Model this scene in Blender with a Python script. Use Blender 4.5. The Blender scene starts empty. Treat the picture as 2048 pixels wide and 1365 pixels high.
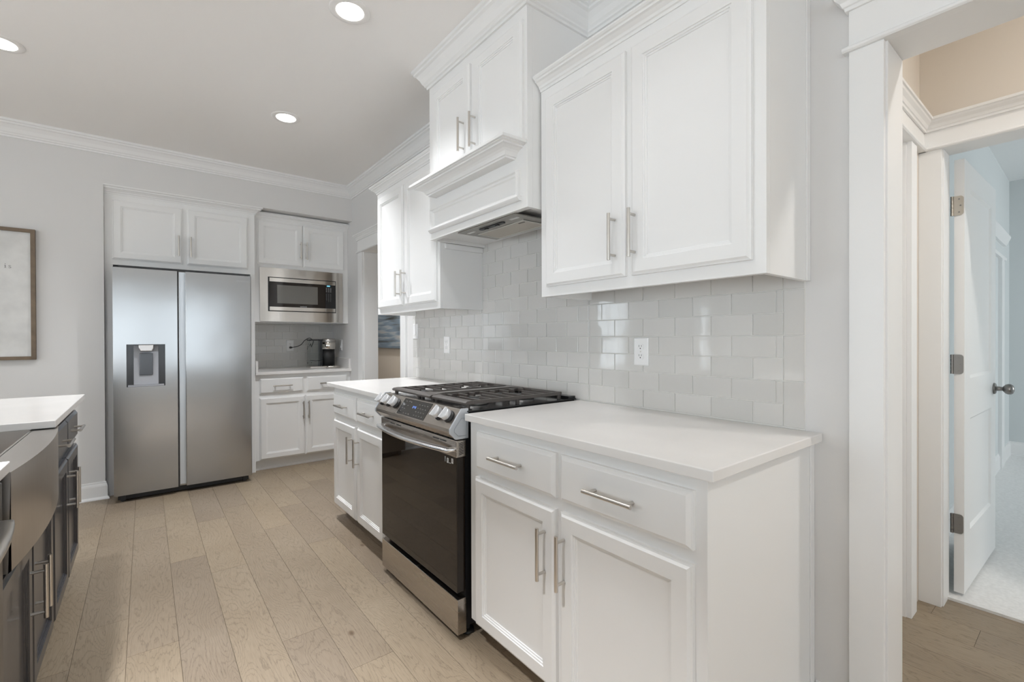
import bpy, math, random
from mathutils import Matrix, Vector

SC = bpy.context.scene
COL = SC.collection
PI = math.pi

# ---------------------------------------------------------------- camera
FPX, CAM_H, YAW, ROLL, PITCH = 929.43, 1.2118, 0.6681, -0.0035, -0.0046
_s, _c = math.sin(YAW), math.cos(YAW)
_f0, _r0, _u0 = Vector((_s, _c, 0)), Vector((_c, -_s, 0)), Vector((0, 0, 1))
_f = _f0 * math.cos(PITCH) + _u0 * math.sin(PITCH)
_u1 = _u0 * math.cos(PITCH) - _f0 * math.sin(PITCH)
_r = _r0 * math.cos(ROLL) + _u1 * math.sin(ROLL)
_u = _u1 * math.cos(ROLL) - _r0 * math.sin(ROLL)
cam_data = bpy.data.cameras.new('camera')
cam_data.sensor_fit = 'HORIZONTAL'
cam_data.sensor_width = 36.0
cam_data.lens = FPX / 2048 * 36.0
cam_data.clip_start = 0.02
cam = bpy.data.objects.new('camera', cam_data)
COL.objects.link(cam)
M4 = Matrix.Identity(4)
for i in range(3):
    M4[i][0], M4[i][1], M4[i][2] = _r[i], _u[i], -_f[i]
M4[2][3] = CAM_H
cam.matrix_world = M4
SC.camera = cam

# ---------------------------------------------------------------- exposure, world, daylight
vs = SC.view_settings
SC.display_settings.display_device = 'sRGB'
vs.view_transform = 'Standard'
vs.look = 'None'
vs.exposure = 0.16
vs.gamma = 1.0
vs.use_curve_mapping = False
try:
    SC.cycles.use_denoising = True
    SC.cycles.denoiser = 'OPENIMAGEDENOISE'
    SC.cycles.max_bounces = 16
    SC.cycles.diffuse_bounces = 12
    SC.cycles.glossy_bounces = 5
    SC.cycles.caustics_reflective = False
    SC.cycles.caustics_refractive = False
    SC.cycles.sample_clamp_indirect = 8.0
except Exception:
    pass
world = bpy.data.worlds.new('world')
SC.world = world
world.use_nodes = True
bg = world.node_tree.nodes['Background']
bg.inputs[0].default_value = (0.83, 0.925, 1.0, 1)
bg.inputs[1].default_value = 0.5


def area(name, loc, rot, sx, sy, power, color, shape='RECTANGLE', spread=PI):
    l = bpy.data.lights.new(name, 'AREA')
    l.shape = shape
    l.size = sx
    if shape in ('RECTANGLE', 'ELLIPSE'):
        l.size_y = sy
    l.energy = power
    l.color = color
    l.spread = spread
    o = bpy.data.objects.new(name, l)
    o.location = loc
    o.rotation_euler = rot
    COL.objects.link(o)
    return o


# room limits (metres; camera stands at x=0, y=0; range wall is +X, fridge wall is +Y)
XW, YA, CEIL, YB, XL, YBACK = 1.6565, 4.722, 2.743, -5.2, -5.6, 5.36
DAY = (0.83, 0.925, 1.0)
# windows: (axis wall, centre along wall, width, z0, z1)
BACK_WIN = [(-4.3, 1.5), (-2.5, 1.5), (-0.62, 1.6), (0.92, 1.35)]
LEFT_WIN = [(-3.6, 1.4), (-1.4, 1.4), (2.2, 1.4)]
FAR_WIN = [(-2.53, 0.80), (-5.15, 0.5)]
P_BACK, P_LEFT, P_FAR = 12.0, 40.0, 21.0
for cx, w in BACK_WIN:
    area('window_daylight', (cx, YB - 0.17, 1.38), (-PI / 2, 0, 0), w, 1.85, P_BACK * w, DAY).rotation_euler = (PI / 2, 0, 0)
for cy, w in LEFT_WIN:
    area('window_daylight', (XL - 0.17, cy, 1.45), (0, -PI / 2, 0), 1.6, w, P_LEFT * w, DAY)
for cx, w in FAR_WIN:
    area('window_daylight', (cx, YA + 0.17, 1.2), (-PI / 2, 0, 0), w, 1.25, P_FAR * w, DAY)
area('window_daylight', (5.9, -3.55, 1.5), (PI / 2, 0, 0), 1.5, 1.5, 54, (0.95, 0.985, 1.0))

# ---------------------------------------------------------------- materials


def nodes(name):
    m = bpy.data.materials.new(name)
    m.use_nodes = True
    nt = m.node_tree
    return m, nt, nt.nodes['Principled BSDF']


def simple(name, col, rough=0.5, metal=0.0, spec=0.5, coat=0.0, bump=0.0, bscale=200, emit=None, estr=0, aniso=0.0, var=0.0, vscale=3.0):
    m, nt, b = nodes(name)
    b.inputs['Base Color'].default_value = (*col, 1)
    b.inputs['Roughness'].default_value = rough
    b.inputs['Metallic'].default_value = metal
    b.inputs['Specular IOR Level'].default_value = spec
    b.inputs['Coat Weight'].default_value = coat
    b.inputs['Anisotropic'].default_value = aniso
    if emit:
        b.inputs['Emission Color'].default_value = (*emit, 1)
        b.inputs['Emission Strength'].default_value = estr
    tc = nt.nodes.new('ShaderNodeTexCoord')
    if bump:
        n = nt.nodes.new('ShaderNodeTexNoise')
        n.inputs['Scale'].default_value = bscale
        n.inputs['Detail'].default_value = 3
        bp = nt.nodes.new('ShaderNodeBump')
        bp.inputs['Strength'].default_value = bump
        bp.inputs['Distance'].default_value = 0.002
        nt.links.new(tc.outputs['Object'], n.inputs['Vector'])
        nt.links.new(n.outputs['Fac'], bp.inputs['Height'])
        nt.links.new(bp.outputs['Normal'], b.inputs['Normal'])
    if var:
        n = nt.nodes.new('ShaderNodeTexNoise')
        n.inputs['Scale'].default_value = vscale
        n.inputs['Detail'].default_value = 5
        r = nt.nodes.new('ShaderNodeMapRange')
        r.inputs[1].default_value = 0.3
        r.inputs[2].default_value = 0.7
        r.inputs[3].default_value = 1 - var
        r.inputs[4].default_value = 1.0
        mx = nt.nodes.new('ShaderNodeMix')
        mx.data_type = 'RGBA'
        mx.blend_type = 'MULTIPLY'
        mx.inputs[0].default_value = 1
        mx.inputs[6].default_value = (*col, 1)
        nt.links.new(tc.outputs['Object'], n.inputs['Vector'])
        nt.links.new(n.outputs['Fac'], r.inputs[0])
        nt.links.new(r.outputs[0], mx.inputs[7])
        nt.links.new(mx.outputs[2], b.inputs['Base Color'])
    return m


def steel(name, col, rough, stretch, wob=0.0, amount=0.06):
    """brushed steel: streaks run along the axis with the small stretch value"""
    m, nt, b = nodes(name)
    b.inputs['Metallic'].default_value = 1
    b.inputs['Base Color'].default_value = (*col, 1)
    tc = nt.nodes.new('ShaderNodeTexCoord')
    mp = nt.nodes.new('ShaderNodeMapping')
    mp.inputs['Scale'].default_value = stretch
    n = nt.nodes.new('ShaderNodeTexNoise')
    n.inputs['Scale'].default_value = 1
    n.inputs['Detail'].default_value = 4
    r = nt.nodes.new('ShaderNodeMapRange')
    r.inputs[3].default_value = rough - amount
    r.inputs[4].default_value = rough + amount
    bp = nt.nodes.new('ShaderNodeBump')
    bp.inputs['Strength'].default_value = 0.02
    bp.inputs['Distance'].default_value = 0.001
    L = nt.links.new
    L(tc.outputs['Object'], mp.inputs['Vector'])
    L(mp.outputs['Vector'], n.inputs['Vector'])
    L(n.outputs['Fac'], r.inputs[0])
    L(r.outputs[0], b.inputs['Roughness'])
    L(n.outputs['Fac'], bp.inputs['Height'])
    if wob:
        w = nt.nodes.new('ShaderNodeTexNoise')
        w.inputs['Scale'].default_value = 2.6
        w.inputs['Detail'].default_value = 1
        b2 = nt.nodes.new('ShaderNodeBump')
        b2.inputs['Strength'].default_value = wob
        b2.inputs['Distance'].default_value = 0.02
        L(tc.outputs['Object'], w.inputs['Vector'])
        L(w.outputs['Fac'], b2.inputs['Height'])
        L(b2.outputs['Normal'], bp.inputs['Normal'])
    L(bp.outputs['Normal'], b.inputs['Normal'])
    return m


CAB = simple('white_cabinet_paint', (0.82, 0.822, 0.82), 0.38, bump=0.02, bscale=60)
TRIM = simple('white_trim_paint', (0.82, 0.822, 0.82), 0.40)
CEILM = simple('ceiling_paint', (0.90, 0.89, 0.88), 0.9, bump=0.03, bscale=300)
WALL = simple('light_grey_wall_paint', (0.70, 0.695, 0.69), 0.85, bump=0.04, bscale=250)
WALLW = simple('bounce_white_wall_paint', (0.84, 0.84, 0.83), 0.85)  # for the unseen walls, made whiter to bounce more fill light
TAN = simple('tan_wall_paint', (0.71, 0.665, 0.605), 0.85, bump=0.04, bscale=250)
BLUE = simple('blue_grey_wall_paint', (0.66, 0.69, 0.695), 0.8, bump=0.03, bscale=250)
DARKCAB = simple('charcoal_cabinet_paint', (0.040, 0.040, 0.046), 0.30, coat=0.25)
STEEL_H = steel('brushed_steel_fridge', (0.40, 0.40, 0.40), 0.17, (2, 2, 260), wob=0.12, amount=0.02)
STEEL_V = steel('brushed_steel_trim', (0.68, 0.645, 0.60), 0.15, (90, 90, 2))
STEEL_R = steel('brushed_steel_range', (0.50, 0.46, 0.42), 0.26, (3, 3, 400))
STEEL_S = steel('brushed_steel_sink', (0.52, 0.49, 0.46), 0.30, (200, 3, 3))
NICKEL = simple('satin_nickel', (0.62, 0.59, 0.55), 0.28, metal=1.0)
DNICKEL = simple('aged_nickel', (0.27, 0.26, 0.25), 0.3, metal=1.0)
HINGE = simple('hinge_metal', (0.50, 0.46, 0.40), 0.38, metal=1.0)
SILVER = simple('silver_plastic', (0.55, 0.58, 0.62), 0.35, metal=0.35)
KNOBM = simple('knob_silver', (0.72, 0.73, 0.75), 0.42, metal=0.5)
HANDLEM = simple('bright_handle_metal', (0.74, 0.745, 0.76), 0.25, metal=0.95)
BLACK = simple('black_enamel', (0.012, 0.012, 0.013), 0.28)
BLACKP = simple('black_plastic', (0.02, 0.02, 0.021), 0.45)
GLASSB = simple('black_oven_glass', (0.016, 0.011, 0.008), 0.03, spec=0.42)
IRON = simple('cast_iron', (0.080, 0.070, 0.064), 0.36, bump=0.06, bscale=400)
DARKG = simple('dark_grey_panel', (0.05, 0.05, 0.055), 0.4)
MIDG = simple('grey_panel', (0.36, 0.37, 0.40), 0.42)
WHITEP = simple('white_plastic', (0.84, 0.84, 0.84), 0.3)
QUARTZ = simple('white_quartz', (0.80, 0.785, 0.77), 0.22, var=0.05, vscale=5)
GROUT = simple('white_grout', (0.80, 0.79, 0.76), 0.8)
FRAMEW = simple('walnut_brown_frame', (0.20, 0.145, 0.095), 0.55, var=0.35, vscale=14)
PAPER = simple('distressed_white_print', (0.74, 0.74, 0.73), 0.7, var=0.16, vscale=9)
INK = simple('grey_ink', (0.10, 0.10, 0.10), 0.8)
MARK = simple('pale_marking', (0.55, 0.56, 0.57), 0.6)
DIMMARK = simple('dim_marking', (0.13, 0.125, 0.12), 0.6)
LOGO = simple('logo_grey', (0.35, 0.35, 0.36), 0.35, metal=0.6)
LITBLUE = simple('lit_blue_display', (0.05, 0.2, 0.3), 0.4, emit=(0.35, 0.80, 1.0), estr=1.3)
LITDIM = simple('lit_blue_icon', (0.05, 0.1, 0.3), 0.4, emit=(0.20, 0.35, 0.9), estr=0.35)
LENS = simple('lamp_lens', (1, 1, 1), 0.5, emit=(1.0, 0.97, 0.92), estr=6.0)
CARPET = simple('pale_carpet', (0.82, 0.82, 0.815), 0.95, bump=0.6, bscale=260, var=0.12, vscale=60)
FILTER = simple('hood_filter_mesh', (0.56, 0.51, 0.44), 0.4, metal=0.8, bump=0.3, bscale=500)


def tile_mat():
    m, nt, b = nodes('glossy_grey_tile')
    at = nt.nodes.new('ShaderNodeAttribute')
    at.attribute_name = 'tone'
    mx = nt.nodes.new('ShaderNodeMix')
    mx.data_type = 'RGBA'
    mx.inputs[6].default_value = (0.595, 0.59, 0.57, 1)
    mx.inputs[7].default_value = (0.65, 0.64, 0.62, 1)
    nt.links.new(at.outputs['Fac'], mx.inputs[0])
    nt.links.new(mx.outputs[2], b.inputs['Base Color'])
    b.inputs['Roughness'].default_value = 0.05
    n = nt.nodes.new('ShaderNodeTexNoise')
    n.inputs['Scale'].default_value = 14
    n.inputs['Detail'].default_value = 1
    bp = nt.nodes.new('ShaderNodeBump')
    bp.inputs['Strength'].default_value = 0.05
    bp.inputs['Distance'].default_value = 0.01
    tc = nt.nodes.new('ShaderNodeTexCoord')
    nt.links.new(tc.outputs['Object'], n.inputs['Vector'])
    nt.links.new(n.outputs['Fac'], bp.inputs['Height'])
    nt.links.new(bp.outputs['Normal'], b.inputs['Normal'])
    return m


TILE = tile_mat()


def wood_mat():
    m, nt, b = nodes('pale_hickory_floor')
    N, L = nt.nodes.new, nt.links.new
    at = N('ShaderNodeAttribute')
    at.attribute_name = 'tone'
    tc = N('ShaderNodeTexCoord')
    cmb = N('ShaderNodeCombineXYZ')
    ml = N('ShaderNodeMath')
    ml.operation = 'MULTIPLY'
    ml.inputs[1].default_value = 37.0
    L(at.outputs['Fac'], ml.inputs[0])
    L(ml.outputs[0], cmb.inputs[0])
    L(ml.outputs[0], cmb.inputs[1])
    add = N('ShaderNodeVectorMath')
    add.operation = 'ADD'
    L(tc.outputs['Object'], add.inputs[0])
    L(cmb.outputs[0], add.inputs[1])
    # contour-like grain: iso-lines of a stretched noise
    mp = N('ShaderNodeMapping')
    mp.inputs['Scale'].default_value = (7.0, 1.5, 1)
    L(add.outputs[0], mp.inputs['Vector'])
    n1 = N('ShaderNodeTexNoise')
    n1.inputs['Scale'].default_value = 1.0
    n1.inputs['Detail'].default_value = 2.0
    n1.inputs['Roughness'].default_value = 0.45
    n1.inputs['Distortion'].default_value = 0.3
    L(mp.outputs[0], n1.inputs['Vector'])
    m2 = N('ShaderNodeMath')
    m2.operation = 'MULTIPLY'
    m2.inputs[1].default_value = 30.0
    L(n1.outputs['Fac'], m2.inputs[0])
    # ragged edge of the rings
    mpr = N('ShaderNodeMapping')
    mpr.inputs['Scale'].default_value = (160, 22, 1)
    L(add.outputs[0], mpr.inputs['Vector'])
    nr = N('ShaderNodeTexNoise')
    nr.inputs['Scale'].default_value = 1
    nr.inputs['Detail'].default_value = 2
    L(mpr.outputs[0], nr.inputs['Vector'])
    mr = N('ShaderNodeMath')
    mr.operation = 'MULTIPLY_ADD'
    mr.inputs[1].default_value = 1.1
    L(nr.outputs['Fac'], mr.inputs[0])
    L(m2.outputs[0], mr.inputs[2])
    fr = N('ShaderNodeMath')
    fr.operation = 'FRACT'
    L(mr.outputs[0], fr.inputs[0])
    cr = N('ShaderNodeValToRGB')
    e = cr.color_ramp.elements
    e[0].position, e[0].color = 0.0, (0.66, 0.65, 0.64, 1)
    e[1].position, e[1].color = 0.16, (1, 1, 1, 1)
    x = e.new(0.85)
    x.color = (1, 1, 1, 1)
    x = e.new(1.0)
    x.color = (0.86, 0.86, 0.86, 1)
    L(fr.outputs[0], cr.inputs[0])
    # fine pores
    mp2 = N('ShaderNodeMapping')
    mp2.inputs['Scale'].default_value = (260, 14, 1)
    L(add.outputs[0], mp2.inputs['Vector'])
    n2 = N('ShaderNodeTexNoise')
    n2.inputs['Scale'].default_value = 1
    n2.inputs['Detail'].default_value = 3
    L(mp2.outputs[0], n2.inputs['Vector'])
    c2 = N('ShaderNodeValToRGB')
    c2.color_ramp.elements[0].position = 0.30
    c2.color_ramp.elements[0].color = (0.86, 0.85, 0.84, 1)
    c2.color_ramp.elements[1].position = 0.58
    c2.color_ramp.elements[1].color = (1, 1, 1, 1)
    L(n2.outputs['Fac'], c2.inputs[0])
    # knots and broad stain
    n3 = N('ShaderNodeTexNoise')
    n3.inputs['Scale'].default_value = 2.2
    n3.inputs['Detail'].default_value = 4
    L(add.outputs[0], n3.inputs['Vector'])
    c3 = N('ShaderNodeValToRGB')
    c3.color_ramp.elements[0].position = 0.3
    c3.color_ramp.elements[0].color = (0.272, 0.216, 0.156, 1)
    c3.color_ramp.elements[1].position = 0.72
    c3.color_ramp.elements[1].color = (0.315, 0.256, 0.190, 1)
    L(n3.outputs['Fac'], c3.inputs[0])
    vo = N('ShaderNodeTexVoronoi')
    vo.inputs['Scale'].default_value = 1.0
    mpk = N('ShaderNodeMapping')
    mpk.inputs['Scale'].default_value = (4.0, 2.3, 1)
    L(add.outputs[0], mpk.inputs['Vector'])
    L(mpk.outputs[0], vo.inputs['Vector'])
    ck = N('ShaderNodeValToRGB')
    ck.color_ramp.elements[0].position = 0.025
    ck.color_ramp.elements[0].color = (0.50, 0.42, 0.36, 1)
    ck.color_ramp.elements[1].position = 0.06
    ck.color_ramp.elements[1].color = (1, 1, 1, 1)
    L(vo.outputs['Distance'], ck.inputs[0])
    ct = N('ShaderNodeValToRGB')
    ct.color_ramp.elements[0].color = (0.90, 0.89, 0.90, 1)
    ct.color_ramp.elements[1].color = (1.08, 1.07, 1.03, 1)
    L(at.outputs['Fac'], ct.inputs[0])
    prev = c3.outputs[0]
    for k in (cr, c2, ct, ck):
        mx = N('ShaderNodeMix')
        mx.data_type = 'RGBA'
        mx.blend_type = 'MULTIPLY'
        mx.inputs[0].default_value = 1
        L(prev, mx.inputs[6])
        L(k.outputs[0], mx.inputs[7])
        prev = mx.outputs[2]
    L(prev, b.inputs['Base Color'])
    b.inputs['Roughness'].default_value = 0.42
    b.inputs['Specular IOR Level'].default_value = 0.4
    bp = N('ShaderNodeBump')
    bp.inputs['Strength'].default_value = 0.12
    bp.inputs['Distance'].default_value = 0.001
    L(n2.outputs['Fac'], bp.inputs['Height'])
    L(bp.outputs['Normal'], b.inputs['Normal'])
    return m


WOOD = wood_mat()


def art_mat():
    m, nt, b = nodes('abstract_seascape_paint')
    N, L = nt.nodes.new, nt.links.new
    tc = N('ShaderNodeTexCoord')
    mp = N('ShaderNodeMapping')
    mp.inputs['Scale'].default_value = (0.8, 1, 11)
    n = N('ShaderNodeTexNoise')
    n.inputs['Scale'].default_value = 1.4
    n.inputs['Detail'].default_value = 6
    cr = N('ShaderNodeValToRGB')
    e = cr.color_ramp.elements
    e[0].position, e[0].color = 0.32, (0.045, 0.05, 0.05, 1)
    e[1].position, e[1].color = 0.72, (0.66, 0.66, 0.64, 1)
    for p, c in ((0.42, (0.16, 0.20, 0.24)), (0.5, (0.20, 0.28, 0.38)), (0.56, (0.36, 0.42, 0.48)), (0.62, (0.44, 0.45, 0.46))):
        x = e.new(p)
        x.color = (*c, 1)
    L(tc.outputs['Object'], mp.inputs['Vector'])
    L(mp.outputs[0], n.inputs['Vector'])
    L(n.outputs['Fac'], cr.inputs[0])
    L(cr.outputs[0], b.inputs['Base Color'])
    b.inputs['Roughness'].default_value = 0.6
    return m


ART = art_mat()


def clear_mat():
    m, nt, b = nodes('clear_smoky_plastic')
    b.inputs['Base Color'].default_value = (0.92, 0.97, 0.97, 1)
    b.inputs['Roughness'].default_value = 0.06
    b.inputs['Transmission Weight'].default_value = 0.97
    b.inputs['IOR'].default_value = 1.15
    return m


CLEAR = clear_mat()

# ---------------------------------------------------------------- mesh helpers


class G:
    """collects shapes and links them as ONE mesh object"""

    def __init__(s):
        s.v, s.f, s.sm, s.t, s.tone = [], [], [], [], 0.0
        s.M = None

    def add(s, vs, fs, smooth=False):
        o = len(s.v)
        if s.M is not None:
            vs = [tuple(s.M @ Vector(p)) for p in vs]
        s.v += [tuple(p) for p in vs]
        for f in fs:
            s.f.append(tuple(i + o for i in f))
            s.sm.append(smooth)
            s.t.append(s.tone)
        return s

    def box(s, x0, x1, y0, y1, z0, z1):
        x0, x1 = sorted((x0, x1))
        y0, y1 = sorted((y0, y1))
        z0, z1 = sorted((z0, z1))
        v = [(x0, y0, z0), (x1, y0, z0), (x1, y1, z0), (x0, y1, z0), (x0, y0, z1), (x1, y0, z1), (x1, y1, z1), (x0, y1, z1)]
        return s.add(v, [(3, 2, 1, 0), (4, 5, 6, 7), (0, 1, 5, 4), (1, 2, 6, 5), (2, 3, 7, 6), (3, 0, 4, 7)])

    def loops(s, x0, x1, z0, z1, lp, yb=0.0, cap=True, back=True):
        """stepped front panel facing -y: lp = (inset, height out of yb)"""
        v, f = [], []
        for ins, d in lp:
            v += [(x0 + ins, yb - d, z0 + ins), (x1 - ins, yb - d, z0 + ins), (x1 - ins, yb - d, z1 - ins), (x0 + ins, yb - d, z1 - ins)]
        for k in range(len(lp) - 1):
            a, b = 4 * k, 4 * k + 4
            for i in range(4):
                j = (i + 1) % 4
                f.append((a + i, a + j, b + j, b + i))
        if cap:
            e = 4 * (len(lp) - 1)
            f.append((e, e + 1, e + 2, e + 3))
        if back:
            f.append((3, 2, 1, 0))
        return s.add(v, f)

    def prism(s, pts, a0, a1, axis='x'):
        """extrude a closed outline; axis x: pts=(y,z); y: pts=(x,z); z: pts=(x,y)"""
        n = len(pts)
        mk = {'x': lambda a, p: (a, p[0], p[1]), 'y': lambda a, p: (p[0], a, p[1]), 'z': lambda a, p: (p[0], p[1], a)}[axis]
        v = [mk(a0, p) for p in pts] + [mk(a1, p) for p in pts]
        f = [tuple(range(n))[::-1], tuple(range(n, 2 * n))]
        for i in range(n):
            j = (i + 1) % n
            f.append((i, j, n + j, n + i))
        return s.add(v, f)

    def ring(s, pts, r, n=10, cap=True, sq=None):
        """round tube along points; sq=(w,h) gives a flat section instead"""
        P = [Vector(p) for p in pts]
        v, f = [], []
        prev = None
        for i, p in enumerate(P):
            t = (P[min(i + 1, len(P) - 1)] - P[max(i - 1, 0)]).normalized()
            if prev is None:
                a = Vector((0, 0, 1)) if abs(t.z) < 0.9 else Vector((1, 0, 0))
                u = t.cross(a).normalized()
            else:
                u = (prev - t * prev.dot(t)).normalized()
            prev = u
            w = t.cross(u).normalized()
            for k in range(n):
                th = 2 * PI * k / n
                rr = r[i] if isinstance(r, (list, tuple)) else r
                if sq:
                    c, d = math.cos(th), math.sin(th)
                    e = 0.5
                    c = math.copysign(abs(c) ** e, c)
                    d = math.copysign(abs(d) ** e, d)
                    v.append(tuple(p + u * c * sq[0] / 2 + w * d * sq[1] / 2))
                else:
                    v.append(tuple(p + (u * math.cos(th) + w * math.sin(th)) * rr))
        for i in range(len(P) - 1):
            for k in range(n):
                k2 = (k + 1) % n
                f.append((i * n + k, i * n + k2, (i + 1) * n + k2, (i + 1) * n + k))
        s.add(v, f, True)
        if cap:
            m = len(P) - 1
            s.add(v[:n], [tuple(range(n))[::-1]])
            s.add(v[m * n:], [tuple(range(n))])
        return s

    def cyl(s, a, b, r, n=20, r2=None):
        return s.ring([a, b], [r, r if r2 is None else r2], n)

    def lathe(s, c, axis, prof, n=24):
        """prof = (radius, distance along axis) from c"""
        ax = Vector(axis).normalized()
        a = Vector((0, 0, 1)) if abs(ax.z) < 0.9 else Vector((1, 0, 0))
        u = ax.cross(a).normalized()
        w = ax.cross(u)
        c = Vector(c)
        v, f = [], []
        for r, d in prof:
            for k in range(n):
                th = 2 * PI * k / n
                v.append(tuple(c + ax * d + (u * math.cos(th) + w * math.sin(th)) * max(r, 1e-5)))
        for i in range(len(prof) - 1):
            for k in range(n):
                k2 = (k + 1) % n
                f.append((i * n + k, i * n + k2, (i + 1) * n + k2, (i + 1) * n + k))
        f.append(tuple(range(n))[::-1])
        f.append(tuple(range((len(prof) - 1) * n, len(prof) * n)))
        return s.add(v, f, True)

    def sweep(s, path, prof, side=1, closed_prof=True):
        """mitred moulding: path = (x,y) points; prof = (offset to side, z)"""
        n = len(path)
        offs = []
        for i in range(n):
            def nrm(a, b):
                d = Vector((b[0] - a[0], b[1] - a[1])).normalized()
                return Vector((-d.y, d.x)) * side
            if i == 0:
                m = nrm(path[0], path[1])
            elif i == n - 1:
                m = nrm(path[-2], path[-1])
            else:
                a, b = nrm(path[i - 1], path[i]), nrm(path[i], path[i + 1])
                m = (a + b) / (1 + a.dot(b))
            offs.append(m)
        k = len(prof)
        v = []
        for p, m in zip(path, offs):
            for o, z in prof:
                v.append((p[0] + m.x * o, p[1] + m.y * o, z))
        f = []
        for i in range(n - 1):
            for j in range(k if closed_prof else k - 1):
                j2 = (j + 1) % k
                f.append((i * k + j, i * k + j2, (i + 1) * k + j2, (i + 1) * k + j))
        if closed_prof:
            f.append(tuple(range(k)))
            f.append(tuple(range((n - 1) * k, n * k))[::-1])
        return s.add(v, f)

    def build(s, name, mat, parent=None, bevel=0.0, segs=2, kind=None, fixn=True):
        me = bpy.data.meshes.new(name)
        me.from_pydata(s.v, [], s.f)
        me.materials.append(mat)
        me.polygons.foreach_set('use_smooth', s.sm)
        if any(s.t):
            at = me.attributes.new('tone', 'FLOAT', 'FACE')
            at.data.foreach_set('value', s.t)
        me.update()
        if fixn:
            import bmesh
            b = bmesh.new()
            b.from_mesh(me)
            bmesh.ops.recalc_face_normals(b, faces=b.faces)
            b.to_mesh(me)
            b.free()
        o = bpy.data.objects.new(name, me)
        COL.objects.link(o)
        if parent is not None:
            o.parent = parent
        if bevel:
            m = o.modifiers.new('bevel', 'BEVEL')
            m.width = bevel
            m.segments = segs
            m.limit_method = 'ANGLE'
            m.angle_limit = math.radians(40)
            m.harden_normals = False
        if kind:
            o['kind'] = kind
        return o


def thing(name, label, cat, loc=(0, 0, 0), rz=0.0, group=None):
    o = bpy.data.objects.new(name, None)
    o.empty_display_size = 0.05
    o.location = loc
    o.rotation_euler = (0, 0, rz)
    COL.objects.link(o)
    return tag(o, label, cat, group)


def tag(o, label, cat, group=None):
    o['label'] = label
    o['category'] = cat
    if group:
        o['group'] = group
    return o


def struct(name, g, mat, bevel=0.0, parent=None):
    return g.build(name, mat, parent, bevel, kind=None if parent else 'structure')


def copy_tree(o, parent=None, keep=False):
    c = o.copy()
    COL.objects.link(c)
    if parent is not None:
        c.parent = parent
    for ch in list(o.children):
        copy_tree(ch, c)
    return c


def text_mesh(name, txt, size, mat, parent, M, depth=0.0006, align='CENTER', spacing=1.0):
    cu = bpy.data.curves.new(name, 'FONT')
    cu.body = txt
    cu.size = size
    cu.extrude = depth
    cu.align_x = align
    cu.space_character = spacing
    t = bpy.data.objects.new(name, cu)
    COL.objects.link(t)
    dg = bpy.context.evaluated_depsgraph_get()
    me = bpy.data.meshes.new_from_object(t.evaluated_get(dg))
    bpy.data.objects.remove(t)
    bpy.data.curves.remove(cu)
    me.transform(M)
    me.materials.clear()
    me.materials.append(mat)
    o = bpy.data.objects.new(name, me)
    COL.objects.link(o)
    o.parent = parent
    return o


def face_text(x, y, z):
    """lettering lies in a plane that faces -y, upright"""
    return Matrix.Translation((x, y, z)) @ Matrix.Rotation(PI / 2, 4, 'X')


# rotations of things: fronts face -Y by default
R_RANGE, R_ISL = -PI / 2, PI / 2      # fronts face -X / +X
DOOR_L = [(0, 0), (0, 0.013), (0.005, 0.0145), (0.011, 0.020), (0.052, 0.020), (0.0532, 0.0165), (0.0585, 0.0160), (0.0594, 0.0122), (0.0645, 0.0117), (0.0656, 0.0085)]
DRAW_L = [(0, 0), (0, 0.011), (0.004, 0.0125), (0.013, 0.020)]
HB, HR, HP = 0.034, 0.006, 0.0048      # handle standoff, bar radius, post radius


def handle_mesh(x, z, yface, vertical, length=0.167):
    g = G()
    h, p, yb = length / 2, length / 2 - 0.0195, yface - HB
    if vertical:
        g.cyl((x, yb, z - h), (x, yb, z + h), HR, 14)
        for q in (z - p, z + p):
            g.cyl((x, yface + 0.001, q), (x, yb, q), HP, 10)
    else:
        g.cyl((x - h, yb, z), (x + h, yb, z), HR, 14)
        for q in (x - p, x + p):
            g.cyl((q, yface + 0.001, z), (q, yb, z), HP, 10)
    return g


def door(root, x0, x1, z0, z1, mat, hx=None, hz=None, hm=None, bl=None):
    d = G().loops(x0, x1, z0, z1, DOOR_L).build('door', mat, root)
    if hx is not None:
        h = handle_mesh(hx, hz, -0.020, True).build('handle', hm or NICKEL, d)
    return d


def drawer(root, x0, x1, z0, z1, mat, hm=None, hx=None):
    d = G().loops(x0, x1, z0, z1, DRAW_L).build('drawer', mat, root)
    handle_mesh((x0 + x1) / 2 if hx is None else hx, (z0 + z1) / 2, -0.020, False).build('handle', hm or NICKEL, d)
    return d


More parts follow.
